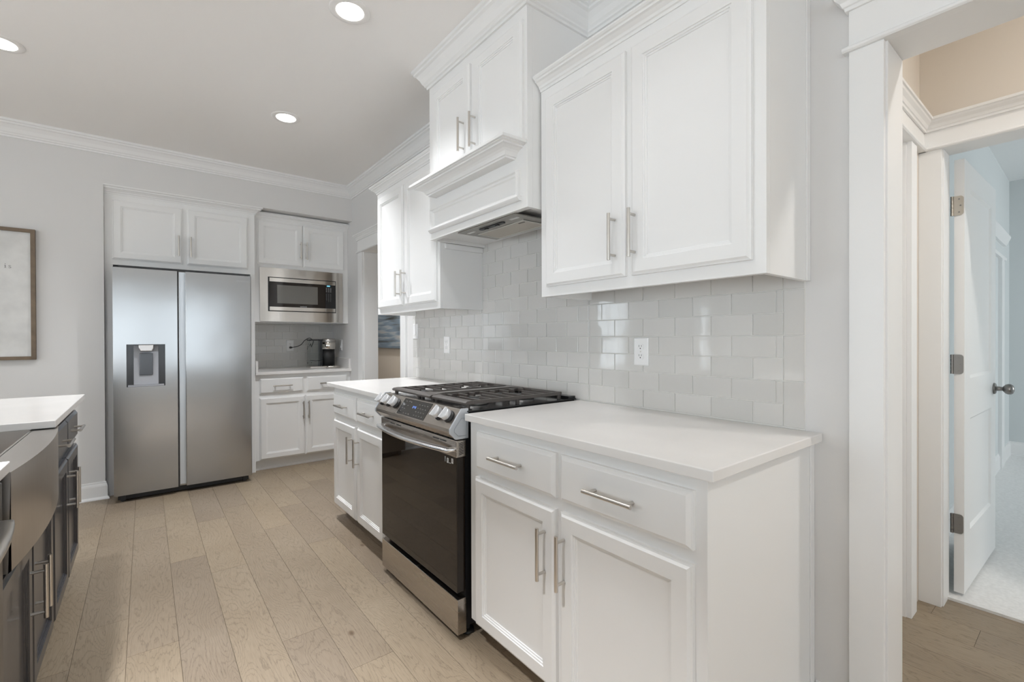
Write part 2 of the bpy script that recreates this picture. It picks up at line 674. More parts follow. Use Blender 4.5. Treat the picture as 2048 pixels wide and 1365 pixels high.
def wall_outlet(name, label, cat, loc, rz, kind, group=None):
    """white wall plate, 70 x 115 mm; kind: outlet / switch / blank"""
    t = thing(name, label, cat, loc, rz, group)
    w, h = 0.036, 0.0585
    G().loops(-w, w, -h, h, [(0, 0), (0, 0.003), (0.004, 0.0065)]).build('wall_plate', WHITEP, t)
    if kind == 'outlet':
        for zc in (0.0195, -0.0195):
            sk = G()
            pts = []
            for k in range(24):
                th = 2 * PI * k / 24
                pts.append((0.0168 * math.cos(th), zc + max(-0.0135, min(0.0135, 0.0168 * math.sin(th)))))
            sk.prism(pts, -0.0064, -0.0085, 'y')
            so = sk.build('socket', WHITEP, t)
            ho = G()
            ho.box(-0.0073, -0.0055, -0.0084, -0.0090, zc + 0.000, zc + 0.0085)
            ho.box(0.0050, 0.0068, -0.0084, -0.0090, zc + 0.001, zc + 0.0078)
            ho.cyl((0, -0.0084, zc - 0.006), (0, -0.0090, zc - 0.006), 0.0026, 10)
            ho.build('slot_holes', BLACKP, so)
        G().cyl((0, -0.006, 0), (0, -0.0075, 0), 0.003, 10).build('screw', NICKEL, t)
    elif kind == 'switch':
        G().loops(-0.0165, 0.0165, -0.033, 0.033, [(0, 0.0062), (0, 0.007), (0.0015, 0.0072)]).build('switch_surround', WHITEP, t)
        G().prism([(-0.0068, -0.028), (-0.0115, -0.028), (-0.0078, 0.0), (-0.0070, 0.028), (-0.0068, 0.028)], -0.0125, 0.0125, 'x').build('rocker', WHITEP, t)
    return t

# ================================================================ room shell
rnd = random.Random(7)
TW = 0.14                      # thickness of the range wall
XH, XB = 2.81, 2.93            # hall side / bedroom side of the bedroom-door wall
RX = Matrix.Rotation(-PI / 2, 4, 'Z')   # local x runs along -Y, local -y faces -X


def wall_boxes(g, mk, a0, a1, zt, ops):
    """wall from a0 to a1 with openings (b0,b1,z0,z1); mk(a,b,z0,z1) adds a box"""
    cur = a0
    for b0, b1, z0, z1 in sorted(ops):
        if b0 > cur:
            mk(cur, b0, 0, zt)
        if z0 > 0:
            mk(b0, b1, 0, z0)
        if z1 < zt:
            mk(b0, b1, z1, zt)
        cur = b1
    if cur < a1:
        mk(cur, a1, 0, zt)


# floor: planks run along Y, laid as real boards
ENDS = {-1: [2.62, 4.27], 0: [2.30, 3.77, 4.07], 1: [1.05, 3.12], 2: [0.9, 2.86], 3: [2.03, 3.9], 4: [1.7, 3.3], 5: [1.35, 2.91], 6: [2.2, 4.0]}
g = G()
for k in range(-34, 19):
    x0 = -0.063 + 0.1625 * k
    ys = [YB]
    if k in ENDS:
        known = ENDS[k]
        y = known[0]
        pre = []
        while y > YB + 0.3:
            pre.append(y)
            y -= rnd.uniform(0.7, 1.6)
        ys += sorted(pre) + known[1:]
    y = ys[-1]
    while y < 9.0:
        y += rnd.uniform(0.6, 1.7)
        ys.append(min(y, 9.0))
    for a, b in zip(ys[:-1], ys[1:]):
        if b - a < 0.02:
            continue
        g.tone = rnd.uniform(0.02, 1.0)
        e = 0.0006
        g.box(max(x0, XL) + e, min(x0 + 0.1625, XB - 0.025) - e, a + e, b - e, -0.012, 0)
struct('floor', g, WOOD)
g = G().box(XL - .1, XB, YB - .1, 9.0, -0.05, -0.004)
struct('floor_base', g, simple('dark_seam_wood', (0.20, 0.145, 0.10), 0.8))  # darker wood that shows in the joints between boards
struct('floor_bedroom', G().box(XB - 0.025, 7.0, -3.4, 0.58, -0.05, 0.012), CARPET)

struct('ceiling', G().box(XL - .15, XB, YB - .15, 9.0, CEIL, CEIL + .12), CEILM)
struct('ceiling_bedroom', G().box(XB, 7.1, -3.55, 0.75, 2.80, 2.92), simple('bedroom_ceiling_paint', (0.78, 0.79, 0.79), 0.9))

# range wall
g = G()
wall_boxes(g, lambda a, b, z0, z1: g.box(XW, XW + TW, a, b, z0, z1), YB, 9.0, CEIL, [(-0.76, 0.39, 0, 2.07), (3.545, 4.415, 0, 2.07)])
struct('wall_right', g, WALL)
# fridge wall with its alcove and the header above
g = G()
wall_boxes(g, lambda a, b, z0, z1: g.box(a, b, YA, YA + .15, z0, z1), XL, -0.245, CEIL, [(c - w / 2, c + w / 2, 0.58, 1.84) for c, w in FAR_WIN])
g.box(-0.395, -0.245, YA + .15, YBACK, 0, CEIL)
g.box(-0.245, XW, YA, YBACK, 2.413, CEIL)
g.box(-0.395, XW, YBACK, YBACK + .12, 0, CEIL)
struct('wall_far', g, WALL)
g = G()
wall_boxes(g, lambda a, b, z0, z1: g.box(XL - .15, XL, a, b, z0, z1), YB, YA + .15, CEIL, [(c - w / 2, c + w / 2, 0.65, 2.25) for c, w in LEFT_WIN])
struct('wall_left', g, WALLW)
g = G()
wall_boxes(g, lambda a, b, z0, z1: g.box(a, b, YB - .15, YB, z0, z1), XL - .15, XW + TW, CEIL, [(c - w / 2, c + w / 2, 0.45, 2.31) for c, w in BACK_WIN])
struct('wall_back', g, WALLW)

# hall, passage and bedroom
g = G()
wall_boxes(g, lambda a, b, z0, z1: g.box(XH, XB, a, b, z0, z1), -3.4, 0.64, CEIL, [(-0.375, 0.451, 0, 2.07)])
struct('wall_hall_right', g, TAN)
g = G()
wall_boxes(g, lambda a, b, z0, z1: g.box(a, b, 0.52, 0.64, z0, z1), XW + TW, XH, CEIL, [(1.86, 2.59, 0, 2.06)])
struct('wall_hall_far', g, TAN)
struct('wall_hall_back', G().box(XW + TW, XB, -3.4, -3.28, 0, CEIL), TAN)
struct('wall_hall_lining', G().box(XW + TW, XW + TW + .004, -3.28, -0.76, 0, CEIL).box(XW + TW, XW + TW + .004, 0.39, 0.52, 0, CEIL), TAN)
struct('wall_passage_right', G().box(XH, XB, 0.64, 9.0, 0, CEIL), TAN)
struct('wall_passage_far', G().box(XW, XB, 9.0, 9.12, 0, CEIL), TAN)
struct('wall_bedroom_left', G().box(XB, 7.1, 0.58, 0.73, 0, 2.80), BLUE)
struct('wall_bedroom_far', G().box(6.92, 7.07, -3.4, 0.58, 0, 2.80), BLUE)
struct('wall_bedroom_lining', G().box(XB, XB + .006, -3.4, -0.375, 0, 2.8).box(XB, XB + .006, 0.451, 0.58, 0, 2.8).box(XB, XB + .006, -0.375, 0.451, 2.07, 2.8), BLUE)
g = G()
wall_boxes(g, lambda a, b, z0, z1: g.box(a, b, -3.52, -3.4, z0, z1), XH, 7.1, 2.80, [(5.15, 6.65, 0.75, 2.25)])
struct('wall_bedroom_right', g, BLUE)


# windows (frame with a meeting rail and mullions)
def window(n, M, w, z0, z1):
    g = G()
    g.M = M
    h = w / 2
    for a, b, c, d in ((-h, -h + .05, z0, z1), (h - .05, h, z0, z1), (-h + .05, h - .05, z0, z0 + .05), (-h + .05, h - .05, z1 - .05, z1), (-h + .05, h - .05, (z0 + z1) / 2 - .025, (z0 + z1) / 2 + .025)):
        g.box(a, b, .03, .10, c, d)
    for q in (-h / 3, h / 3):
        g.box(q - .008, q + .008, .05, .07, z0 + .05, z1 - .05)
    for a, b, c, d in ((-h - .09, -h, z0 - .09, z1 + .09), (h, h + .09, z0 - .09, z1 + .09), (-h, h, z1, z1 + .09), (-h, h, z0 - .09, z0)):
        g.box(a, b, -.018, 0.0, c, d)
    struct('window_%d' % n, g, TRIM)


n = 0
for c, w in FAR_WIN:
    n += 1
    window(n, Matrix.Translation((c, YA, 0)), w, 0.58, 1.84)
for c, w in BACK_WIN:
    n += 1
    window(n, Matrix.Translation((c, YB, 0)) @ Matrix.Rotation(PI, 4, 'Z'), w, 0.45, 2.31)
for c, w in LEFT_WIN:
    n += 1
    window(n, Matrix.Translation((XL, c, 0)) @ Matrix.Rotation(PI / 2, 4, 'Z'), w, 0.65, 2.25)
window(n + 1, Matrix.Translation((5.9, -3.4, 0)) @ Matrix.Rotation(PI, 4, 'Z'), 1.5, 0.75, 2.25)

# crown moulding round the room and round the hood cabinet
CR = [(0, -.109), (.010, -.109), (.012, -.098), (.020, -.094), (.022, -.086), (.030, -.078), (.040, -.056), (.055, -.036), (.066, -.030), (.067, -.020), (.077, -.016), (.077, 0), (0, 0)]
g = G().sweep([(XL, YB), (XL, YA), (XW, YA), (XW, 2.375), (1.28, 2.375), (1.28, 1.512), (XW, 1.512), (XW, YB), (XL, YB)], [(o, CEIL - .0005 + z) for o, z in CR], side=-1)
struct('trim_1', g, TRIM)


def casing(n, M, x0, x1, w=0.09, top=2.055, wl=None, wr=None, frieze=0.105, capl=True, capr=True, depth=TW, head_r=None):
    """craftsman door surround: flat side boards, bead, frieze and crown cap"""
    wl, wr = w if wl is None else wl, w if wr is None else wr
    g = G()
    g.M = M
    L, R = x0 - wl, x1 + wr
    g.box(L, x0 - .005, -.018, 0, 0, top)
    g.box(x1 + .005, x1 + wr, -.018, 0, 0, top)
    R = R if head_r is None else head_r
    el, er = (.015 if capl else 0), (.015 if capr else 0)
    prof = [(0.001, top), (-.026, top), (-.031, top + .004), (-.033, top + .008), (-.031, top + .012), (-.026, top + .016), (0.001, top + .016)]
    g.prism(prof, L - el, R + er, 'x')
    t = top + .016
    g.box(L, R, -.020, 0, t, t + frieze)
    z = t + frieze - .002
    cap = [(0, z), (.008, z), (.009, z + .010), (.013, z + .012), (.018, z + .024), (.028, z + .034), (.030, z + .042), (.036, z + .044), (.036, z + .056), (0, z + .056)]
    path = [(L, -.020), (R, -.020)]
    if capl:
        path = [(L, 0)] + path
    if capr:
        path = path + [(R, 0)]
    g.sweep(path, cap, side=-1)
    # jamb lining
    g.box(x0 - .015, x0, 0, depth, 0, top)
    g.box(x1, x1 + .015, 0, depth, 0, top)
    g.box(x0 - .015, x1 + .015, 0, depth, top, top + .015)
    struct('trim_%d' % n, g, TRIM, bevel=0.0012)


casing(2, Matrix.Translation((XW, 0, 0)) @ RX, -0.375, 0.745, w=0.088, depth=TW + .018)
casing(3, Matrix.Translation((XW, 0, 0)) @ RX, -4.40, -3.56, w=0.115, wr=0.10)
casing(4, Matrix.Translation((XH, 0, 0)) @ RX, -0.436, 0.36, w=0.09, wl=0.0836, frieze=0.07, capl=False, depth=XB - XH)
casing(5, Matrix.Translation((0, 0.52, 0)), 1.875, 2.575, w=0.075, wr=0.095, frieze=0.07, capl=False, capr=False, depth=0.12, head_r=XH)
# casing of the far bedroom opening
g = G()
g.box(6.10, 6.28, 0.555, 0.58, 0.012, 1.93)
g.sweep([(5.4, 0.58), (6.42, 0.58)], [(0, 1.93), (.025, 1.93), (.03, 1.955), (0, 1.955)], side=-1)
g.sweep([(5.4, 0.58), (6.46, 0.58)], [(0, 2.08), (.02, 2.08), (.05, 2.15), (.05, 2.165), (0, 2.165)], side=-1)
struct('trim_6', g, TRIM)

BB = [(0, 0), (.016, 0), (.016, .012), (.013, .016), (.013, .100), (.010, .112), (.007, .118), (.006, .130), (0, .132)]
BS = [(0, 0), (.024, 0), (.024, .008), (.016, .020), (.013, .022), (.013, .100), (.010, .112), (.007, .118), (.006, .130), (0, .132)]
struct('baseboard_far', G().sweep([(XL, YA), (-0.245, YA), (-0.245, YA + .045)], BS, side=-1), TRIM)
struct('baseboard_left', G().sweep([(XL, YB), (XL, YA)], BB, side=-1), TRIM)
struct('baseboard_right', G().sweep([(XW, 0.555), (XW, 0.463)], BB, side=-1).sweep([(XW, -0.84), (XW, YB)], BB, side=-1), TRIM)
struct('baseboard_bedroom', G().sweep([(XB + .1, 0.58), (6.92, 0.58), (6.92, -3.4)], [(o, z * 1.05 + .012) for o, z in BB], side=-1), TRIM)
struct('baseboard_passage', G().sweep([(XH, 8.9), (XH, 0.64)], BB, side=-1), TRIM)


# doors
def panel_door(name, W, H, T, M, panels, parent=None):
    g = G()
    g.M = M
    xs = panels
    for y, s in ((0, 1), (T, -1)):
        # stepped panels on both faces, built on a grid of rails and stiles
        def P(x, z, d=0):
            return (x, y + s * d, z)
        zs = sorted({0, H} | {z for p in xs for z in (p[2], p[3])})
        px0, px1 = xs[0][0], xs[0][1]
        quads = [(0, px0, 0, H), (px1, W, 0, H)]
        ps = sorted(xs, key=lambda p: p[2])
        z = 0
        for p in ps:
            quads.append((px0, px1, z, p[2]))
            z = p[3]
        quads.append((px0, px1, z, H))
        for a, b, c, d in quads:
            g.add([P(a, c), P(b, c), P(b, d), P(a, d)], [(0, 1, 2, 3)])
        for a, b, c, d in ps:
            i = .012
            v = [P(a, c), P(b, c), P(b, d), P(a, d), P(a + i, c + i, .009), P(b - i, c + i, .009), P(b - i, d - i, .009), P(a + i, d - i, .009)]
            g.add(v, [(0, 1, 5, 4), (1, 2, 6, 5), (2, 3, 7, 6), (3, 0, 4, 7), (4, 5, 6, 7)])
    for a, b in (((0, 0), (W, 0)), ((W, 0), (W, H)), ((W, H), (0, H)), ((0, H), (0, 0))):
        g.add([(a[0], 0, a[1]), (b[0], 0, b[1]), (b[0], T, b[1]), (a[0], T, a[1])], [(0, 1, 2, 3)])
    return g.build(name, TRIM, parent, kind=None if parent else 'structure')


MD = Matrix.Translation((2.952, 0.388, 0.028)) @ Matrix.Rotation(-0.028, 4, 'Z')
d1 = panel_door('door_1', 0.79, 2.005, 0.035, MD, [(0.125, 0.665, 0.27, 0.80), (0.125, 0.665, 0.99, 1.89)])
kb = G()
kb.M = MD
kb.lathe((0.735, 0, 0.90), (0, -1, 0), [(0.031, 0), (0.031, .005), (0.026, .010), (0.013, .012), (0.011, .034), (0.016, .038), (0.025, .046), (0.029, .056), (0.028, .066), (0.022, .074), (0.010, .079), (0, .080)])
kb.lathe((0.735, .035, 0.90), (0, 1, 0), [(0.031, 0), (0.031, .005), (0.026, .010), (0.013, .012), (0.011, .034), (0.016, .038), (0.025, .046), (0.029, .056), (0.028, .066), (0.022, .074), (0.010, .079), (0, .080)])
kb.build('door_knob', DNICKEL, d1)
for i, hz in enumerate((1.82, 1.087, 0.347)):
    hg = G()
    y0, y1 = 0.391, 0.425
    pts = []
    r = .012
    for cx, cz, a0 in ((y0 + r, hz + .045 - r, 90), (y0 + r, hz - .045 + r, 180)):
        for k in range(5):
            th = math.radians(a0 + 22.5 * k)
            pts.append((cx + r * math.cos(th), cz + r * math.sin(th)))
    pts += [(y1, hz - .045), (y1, hz + .045)]
    hg.prism(pts, 2.9495, 2.9518, 'x')
    for k in range(5):
        hg.cyl((2.945, 0.429, hz - .045 + k * .018 + .0006), (2.945, 0.429, hz - .045 + (k + 1) * .018 - .0006), .0058, 12)
    hg.box(2.945, 2.9505, .424, .431, hz - .045, hz + .045)
    h = hg.build('hinge', HINGE if i == 0 else simple('grey_hinge_metal_%d' % i, (0.30, 0.29, 0.28), 0.4, metal=1.0), d1)
    sg = G()
    for dy, dz in ((.008, .030), (.003, 0), (.008, -.030)):
        sg.cyl((2.9496, 0.398 + dy, hz + dz), (2.9490, 0.398 + dy, hz + dz), .0035, 10)
    sg.build('screws', DNICKEL, h)
panel_door('door_2', 0.694, 2.03, 0.035, Matrix.Translation((1.878, 0.58, 0.012)), [(0.115, 0.58, 0.26, 0.82), (0.115, 0.58, 1.0, 1.91)])

# ---------------------------------------------------------------- tiled backsplashes


def tile(g, x0, x1, z0, z1):
    g.tone = rnd.uniform(0.05, 1.0)
    e = .0014
    g.loops(x0 + e, x1 - e, z0 + e, z1 - e, [(0, 0), (0, .0046), (.0012, .0056)], back=False)


def tile_rows(g, xa, xb, z0, n, ztop, phases, pitch, rows_h=0.0752):
    for r in range(n):
        a, b = z0 + r * rows_h, min(z0 + (r + 1) * rows_h, ztop)
        if b - a < .006:
            break
        x = phases[r % 2]
        while x > xa:
            x -= pitch
        while x < xb:
            p, q = max(x, xa), min(x + pitch, xb)
            if q - p > .006:
                tile(g, p, q, a, b)
            x += pitch


g = G()
g.M = Matrix.Translation((XW - 0.0015, 0, 0)) @ RX
# local x = -Y
tile_rows(g, -3.345, -2.3855, 0.919, 7, 1.432, (-0.746, -0.670), 0.1505)
tile_rows(g, -2.3855, -1.505, 0.919, 12, 1.80, (-0.746, -0.670), 0.1505)
tile_rows(g, -1.505, -0.648, 0.919, 7, 1.432, (-0.746, -0.670), 0.1505)
for k in range(4):
    tile(g, -0.648, -0.585, 0.919 + k * .1504, min(0.919 + (k + 1) * .1504, 1.432))
struct('wall_right_tiles', g, TILE)
struct('wall_right_grout', G().box(XW - .0035, XW, 0.5855, 3.3455, 0.915, 1.432).box(XW - .0035, XW, 1.505, 2.3855, 1.432, 1.80), GROUT)
g = G()
g.M = Matrix.Translation((0, YBACK - .0015, 0))
tile_rows(g, 0.787, XW, 0.924, 7, 1.40, (0.982, 0.907), 0.1505, 0.0735)
struct('wall_far_tiles', g, TILE)
struct('wall_far_grout', G().box(0.787, XW, YBACK - .0035, YBACK, 0.915, 1.40), GROUT)

# ================================================================ cabinets
CCR = [(0, 0), (.005, 0), (.007, .009), (.012, .012), (.016, .020), (.028, .030), (.036, .033), (.037, .040), (.043, .042), (.048, .047), (.048, .054), (0, .054)]


def crown(root, path, z, h=0.054, out=0.048):
    G().sweep(path, [(o * out / .048, z + q * h / .054) for o, q in CCR], side=-1).build('crown_moulding', CAB, root)


def base_box(root, W, D, zt, mat, toe=True, z0=0.095, kick=0.085, end_l=False, end_r=False):
    g = G().box(0, W, 0, D, z0, zt)
    g.build('carcass', mat, root, bevel=.0012)
    if toe:
        G().box(0.004, W - .004, kick, kick + .018, 0, z0).build('toe_kick', mat, root)


def wall_box(root, W, D, z0, z1, mat, rec=0.036, hollow=True):
    """upper carcass: face frame and sides run below the bottom panel"""
    g = G()
    g.box(0, W, 0, .02, z0, z1)
    g.box(0, .018, .02, D, z0, z1)
    g.box(W - .018, W, .02, D, z0, z1)
    g.box(.018, W - .018, .02, D, z0 + rec, z1)
    g.build('carcass', mat, root, bevel=.0012)


WALLD = XW - .0085
# --- base cabinet right of the range
t = thing('base_cabinet', 'white base cabinet nearest the doorway, right of the range', 'cabinet', (1.018, 1.558, 0), R_RANGE, 'white base cabinets')
Y0 = 1.558
W = Y0 - 0.5625
D = XW - .001 - 1.018
base_box(t, W, D, 0.888, CAB)
G().box(W, W + .004, D - .03, D, 0.0, 0.888).box(W - .0005, W + .0015, 0.0, D - .03, 0.0, 0.095).build('end_trim', CAB, t, bevel=.001)
drawer(t, Y0 - 1.500, Y0 - 1.057, 0.711, 0.853, CAB, hx=Y0 - 1.284)
drawer(t, Y0 - 1.034, Y0 - 0.593, 0.711, 0.853, CAB, hx=Y0 - 0.822)
door(t, Y0 - 1.507, Y0 - 1.057, 0.104, 0.677, CAB, Y0 - 1.099, 0.532)
door(t, Y0 - 1.034, Y0 - 0.593, 0.104, 0.677, CAB, Y0 - 1.012, 0.534)
# --- base cabinet left of the range
t = thing('base_cabinet', 'white base cabinet between the range and the tan-walled doorway', 'cabinet', (1.018, 3.262, 0), R_RANGE, 'white base cabinets')
Y0 = 3.262
base_box(t, Y0 - 2.352, D, 0.888, CAB)
for a, b in ((3.222, 2.818), (2.785, 2.385)):
    drawer(t, Y0 - a, Y0 - b, 0.711, 0.853, CAB)
    hx = b + .040 if a > 3 else a - .040
    door(t, Y0 - a, Y0 - b, 0.104, 0.677, CAB, Y0 - hx, 0.532)
# --- coffee nook base cabinet
t = thing('base_cabinet', 'white base cabinet under the coffee maker, right of the fridge', 'cabinet', (0.787, 4.790, 0), 0, 'white base cabinets')
base_box(t, XW - .001 - 0.787, YBACK - .005 - 4.790, 0.888, CAB, kick=.062)
G().prism([(.060, 0), (.060, .010), (.055, .018), (.048, .018), (.044, .012), (.043, 0)], 0.0, XW - .002 - 0.787, 'x').build('shoe_moulding', CAB, t)
for a, b in ((0.820, 1.200), (1.230, 1.622)):
    drawer(t, a - .787, b - .787, 0.711, 0.855, CAB)
for a, b, h in ((0.820, 1.212, 1.192), (1.219, 1.622, 1.240)):
    door(t, a - .787, b - .787, 0.104, 0.675, CAB, h - .787, 0.538)

# --- worktops
tag(G().box(0.992, XW - .0062, 0.5356, 1.5627, 0.888, 0.915).build('worktop', QUARTZ, bevel=.0025), 'white quartz worktop right of the range, running to the doorway', 'worktop', 'white quartz worktops')
tag(G().box(0.992, XW - .0062, 2.352, 3.3485, 0.888, 0.915).build('worktop', QUARTZ, bevel=.0025), 'white quartz worktop left of the range, above two drawers', 'worktop', 'white quartz worktops')
t = thing('worktop', 'white quartz worktop in the nook under the coffee maker, with side splashes', 'worktop', (0.787, 4.750, 0.888), 0, 'white quartz worktops')
G().box(0, XW - .001 - .787, 0, YBACK - .0085 - 4.750, 0, .027).build('slab', QUARTZ, t, bevel=.0025)
G().box(0.002, .022, .022, YBACK - .0085 - 4.750, .027, .127).build('side_splash', QUARTZ, t, bevel=.002)
G().box(XW - .022 - .787, XW - .001 - .787, .022, YBACK - .0085 - 4.750, .027, .127).build('side_splash', QUARTZ, t, bevel=.002)

# --- wall cabinets on the range wall
t = thing('upper_cabinet', 'tall white wall cabinet right of the hood, nearest the doorway', 'cabinet', (1.351, 1.503, 1.392), R_RANGE, 'white wall cabinets')
Y0, ZB = 1.503, 1.392
W, D = Y0 - 0.5734, XW - .001 - 1.351
wall_box(t, W, D, 0, 2.300 - ZB, CAB)
G().box(W, W + .004, D - .028, D, 0.0, 2.290 - ZB).build('scribe_strip', CAB, t, bevel=.001)
door(t, Y0 - 1.461, Y0 - 1.046, 1.433 - ZB, 2.232 - ZB, CAB, Y0 - 1.087, 1.575 - ZB)
door(t, Y0 - 1.020, Y0 - 0.609, 1.433 - ZB, 2.232 - ZB, CAB, Y0 - 1.000, 1.575 - ZB)
crown(t, [(0.001, 0), (W, 0), (W, D)], 2.276 - ZB)
t = thing('upper_cabinet', 'tall white wall cabinet left of the hood, beside the tan-walled doorway', 'cabinet', (1.351, 3.308, 1.392), R_RANGE, 'white wall cabinets')
Y0 = 3.308
W = Y0 - 2.3855
wall_box(t, W, D, 0, 2.300 - ZB, CAB)
G().prism([(0.012, .352), (0.012, .378), (.024, .378), (.024, .360), (.018, .352)], 0, 0, 'y') if False else None
G().box(W, W + .014, 0.03, D - .008, 1.742 - ZB, 1.7735 - ZB).build('scribe_strip', CAB, t, bevel=.003)
door(t, Y0 - 3.270, Y0 - 2.852, 1.433 - ZB, 2.232 - ZB, CAB, Y0 - 2.889, 1.578 - ZB)
door(t, Y0 - 2.827, Y0 - 2.409, 1.433 - ZB, 2.232 - ZB, CAB, Y0 - 2.806, 1.578 - ZB)
crown(t, [(0, D), (0, 0), (W - .001, 0)], 2.276 - ZB)

# --- hood cabinet
t = thing('hood_cabinet', 'white hood cabinet over the range with a crown-moulded mantel shelf', 'cabinet', (1.28, 2.375, 1.775), R_RANGE)
ZB, W, D = 1.775, 0.863, XW - .001 - 1.28
g = G()
g.box(0, W, 0, .03, 0, CEIL - .002 - ZB)
g.box(0, .02, .03, D, 0, CEIL - .002 - ZB)
g.box(W - .02, W, .03, D, 0, CEIL - .002 - ZB)
g.box(.02, W - .02, .03, D, .02, .06)
g.box(.02, W - .02, .03, D, .07, CEIL - .002 - ZB)
g.build('carcass', CAB, t, bevel=.0012)
door(t, .065, .438, 2.068 - ZB, 2.578 - ZB, CAB, 2.375 - 1.984, 2.232 - ZB)
door(t, .473, .845, 2.068 - ZB, 2.578 - ZB, CAB, 2.375 - 1.880, 2.222 - ZB)
mz = 2.046 - ZB
MC = [(0, -.048), (.008, -.048), (.009, -.042), (.017, -.040), (.019, -.034), (.024, -.026), (.034, -.018), (.050, -.012), (.061, -.010), (.062, -.004), (.074, -.003), (.074, 0), (0, 0)]
g = G().box(.086, .772, -.0455, 0, mz - .0475, mz)
g.sweep([(.085, 0), (.085, -.046), (.773, -.046), (.773, 0)], [(o, mz + z) for o, z in MC], side=-1)
g.build('mantel_moulding', CAB, t)
G().box(.002, .862, -.131, 0, mz, mz + .014).build('mantel_shelf', CAB, t, bevel=.002)
g = G()
x0, x1, z0, z1 = .028, .815, 1.822 - ZB, 1.944 - ZB
g.loops(x0, x1, z0, z1, [(0, 0), (0, .012), (.004, .020), (.010, .021), (.014, .013), (.022, .010), (.026, .004), (.028, .002)])
g.prism([(0, z0 - .012), (-.012, z0 - .012), (-.020, z0 - .004), (-.024, z0 + .002), (-.024, z0 + .008), (0, z0 + .008)], x0 - .008, x1 + .008, 'x')
g.build('frieze_panel', CAB, t)
# vent insert under the hood cabinet
t = thing('range_hood_insert', 'stainless vent insert with filter under the white hood cabinet', 'range hood', (1.28, 2.375, 1.775), R_RANGE)
g = G()
x0, x1, y0, y1 = 2.375 - 2.105, 2.375 - 1.615, .018, .275
g.box(x0, x1, y0, y1, -.006, -.0003)
g.build('body', steel('hood_steel', (0.36, 0.34, 0.31), 0.34, (3, 400, 3)), t, bevel=.002)
g = G()
fx0, fx1, fy0, fy1 = x0 + .052, x1 - .052, y0 + .088, y1 - .018
for a, b, c, d in ((fx0, fx1, fy0, fy0 + .008), (fx0, fx1, fy1 - .008, fy1), (fx0, fx0 + .008, fy0 + .008, fy1 - .008), (fx1 - .008, fx1, fy0 + .008, fy1 - .008)):
    g.box(a, b, c, d, -.010, -.006)
fr = g.build('filter_frame', simple('pale_steel_rim', (0.75, 0.74, 0.70), 0.3, metal=0.9), t)
G().box(fx0 + .008, fx1 - .008, fy0 + .008, fy1 - .008, -.0085, -.006).build('filter', FILTER, t)
G().box(fx1 - .07, fx1 - .025, fy0 + .025, fy0 + .031, -.0095, -.0085).build('filter_latch', BLACKP, t)
c = (x0 + x1) / 2
g = G()
pts = []
for sx, a0 in ((.088, -90), (-.088, 90)):
    for k in range(7):
        th = math.radians(a0 + 30 * k)
        pts.append((c + sx + .013 * math.cos(th), y0 + .046 + .013 * math.sin(th)))
g.prism(pts, -.010, -.006, 'z')
sp = g.build('switch_panel', BLACKP, t)
for dx in (-.045, .045):
    G().box(c + dx - .012, c + dx + .012, y0 + .041, y0 + .051, -.015, -.010).build('slide_switch', BLACK, sp)
for a in (x0 + .035, x1 - .095):
    G().box(a, a + .060, y0 + .036, y0 + .052, -.0080, -.006).build('lamp_cover', simple('frosted_lamp_cover', (0.72, 0.72, 0.70), 0.4), t)

# --- fridge surround cabinet
t = thing('fridge_cabinet', 'white two-door cabinet above the stainless fridge, with full-height side panels', 'cabinet', (-0.240, 4.775, 0), 0, 'white wall cabinets')
W = 0.787 + 0.240
D = YBACK - .005 - 4.775
g = G().box(-.0046, W - .001, 0, D, 1.803, 2.411)
g.build('carcass', CAB, t, bevel=.0012)
G().box(-.0046, .045, 0, D, 0, 1.803).build('side_panel', CAB, t, bevel=.0012)
G().box(W - .036, W - .001, 0, D, 0, 1.803).build('side_panel', CAB, t, bevel=.0012)
door(t, .041, .488, 1.846, 2.314, CAB, .462, 1.992)
door(t, .521, .970, 1.846, 2.314, CAB, .545, 1.992)
crown(t, [(-.0046, 0), (W, 0), (W, .074)], 2.352, .060, .060)

# --- microwave cabinet
t = thing('upper_cabinet', 'white two-door wall cabinet holding the microwave, right of the fridge', 'cabinet', (0.788, 4.850, 1.377), 0, 'white wall cabinets')
ZB = 1.377
W, D = XW - .001 - .788, YBACK - .0015 - 4.850
g = G()
g.box(0, .058, 0, .02, 0, 2.411 - ZB)
g.box(W - .058, W, 0, .02, 0, 2.411 - ZB)
g.box(.058, W - .058, 0, .02, 0, .030)
g.box(.058, W - .058, 0, .02, 1.870 - ZB, 2.411 - ZB)
g.box(0, .018, .02, D, 0, 2.372 - ZB)
g.box(W - .018, W, .02, D, 0, 2.372 - ZB)
g.box(.018, W - .018, .02, D, 0, .020)
g.box(.018, W - .018, .02, D, 1.880 - ZB, 2.372 - ZB)
g.build('carcass', CAB, t, bevel=.0012)
door(t, .818 - .788, 1.213 - .788, 1.918 - ZB, 2.325 - ZB, CAB, 1.191 - .788, 2.075 - ZB)
door(t, 1.218 - .788, 1.613 - .788, 1.918 - ZB, 2.325 - ZB, CAB, 1.245 - .788, 2.075 - ZB)
crown(t, [(0, .0), (W, 0)], 2.340 - ZB)

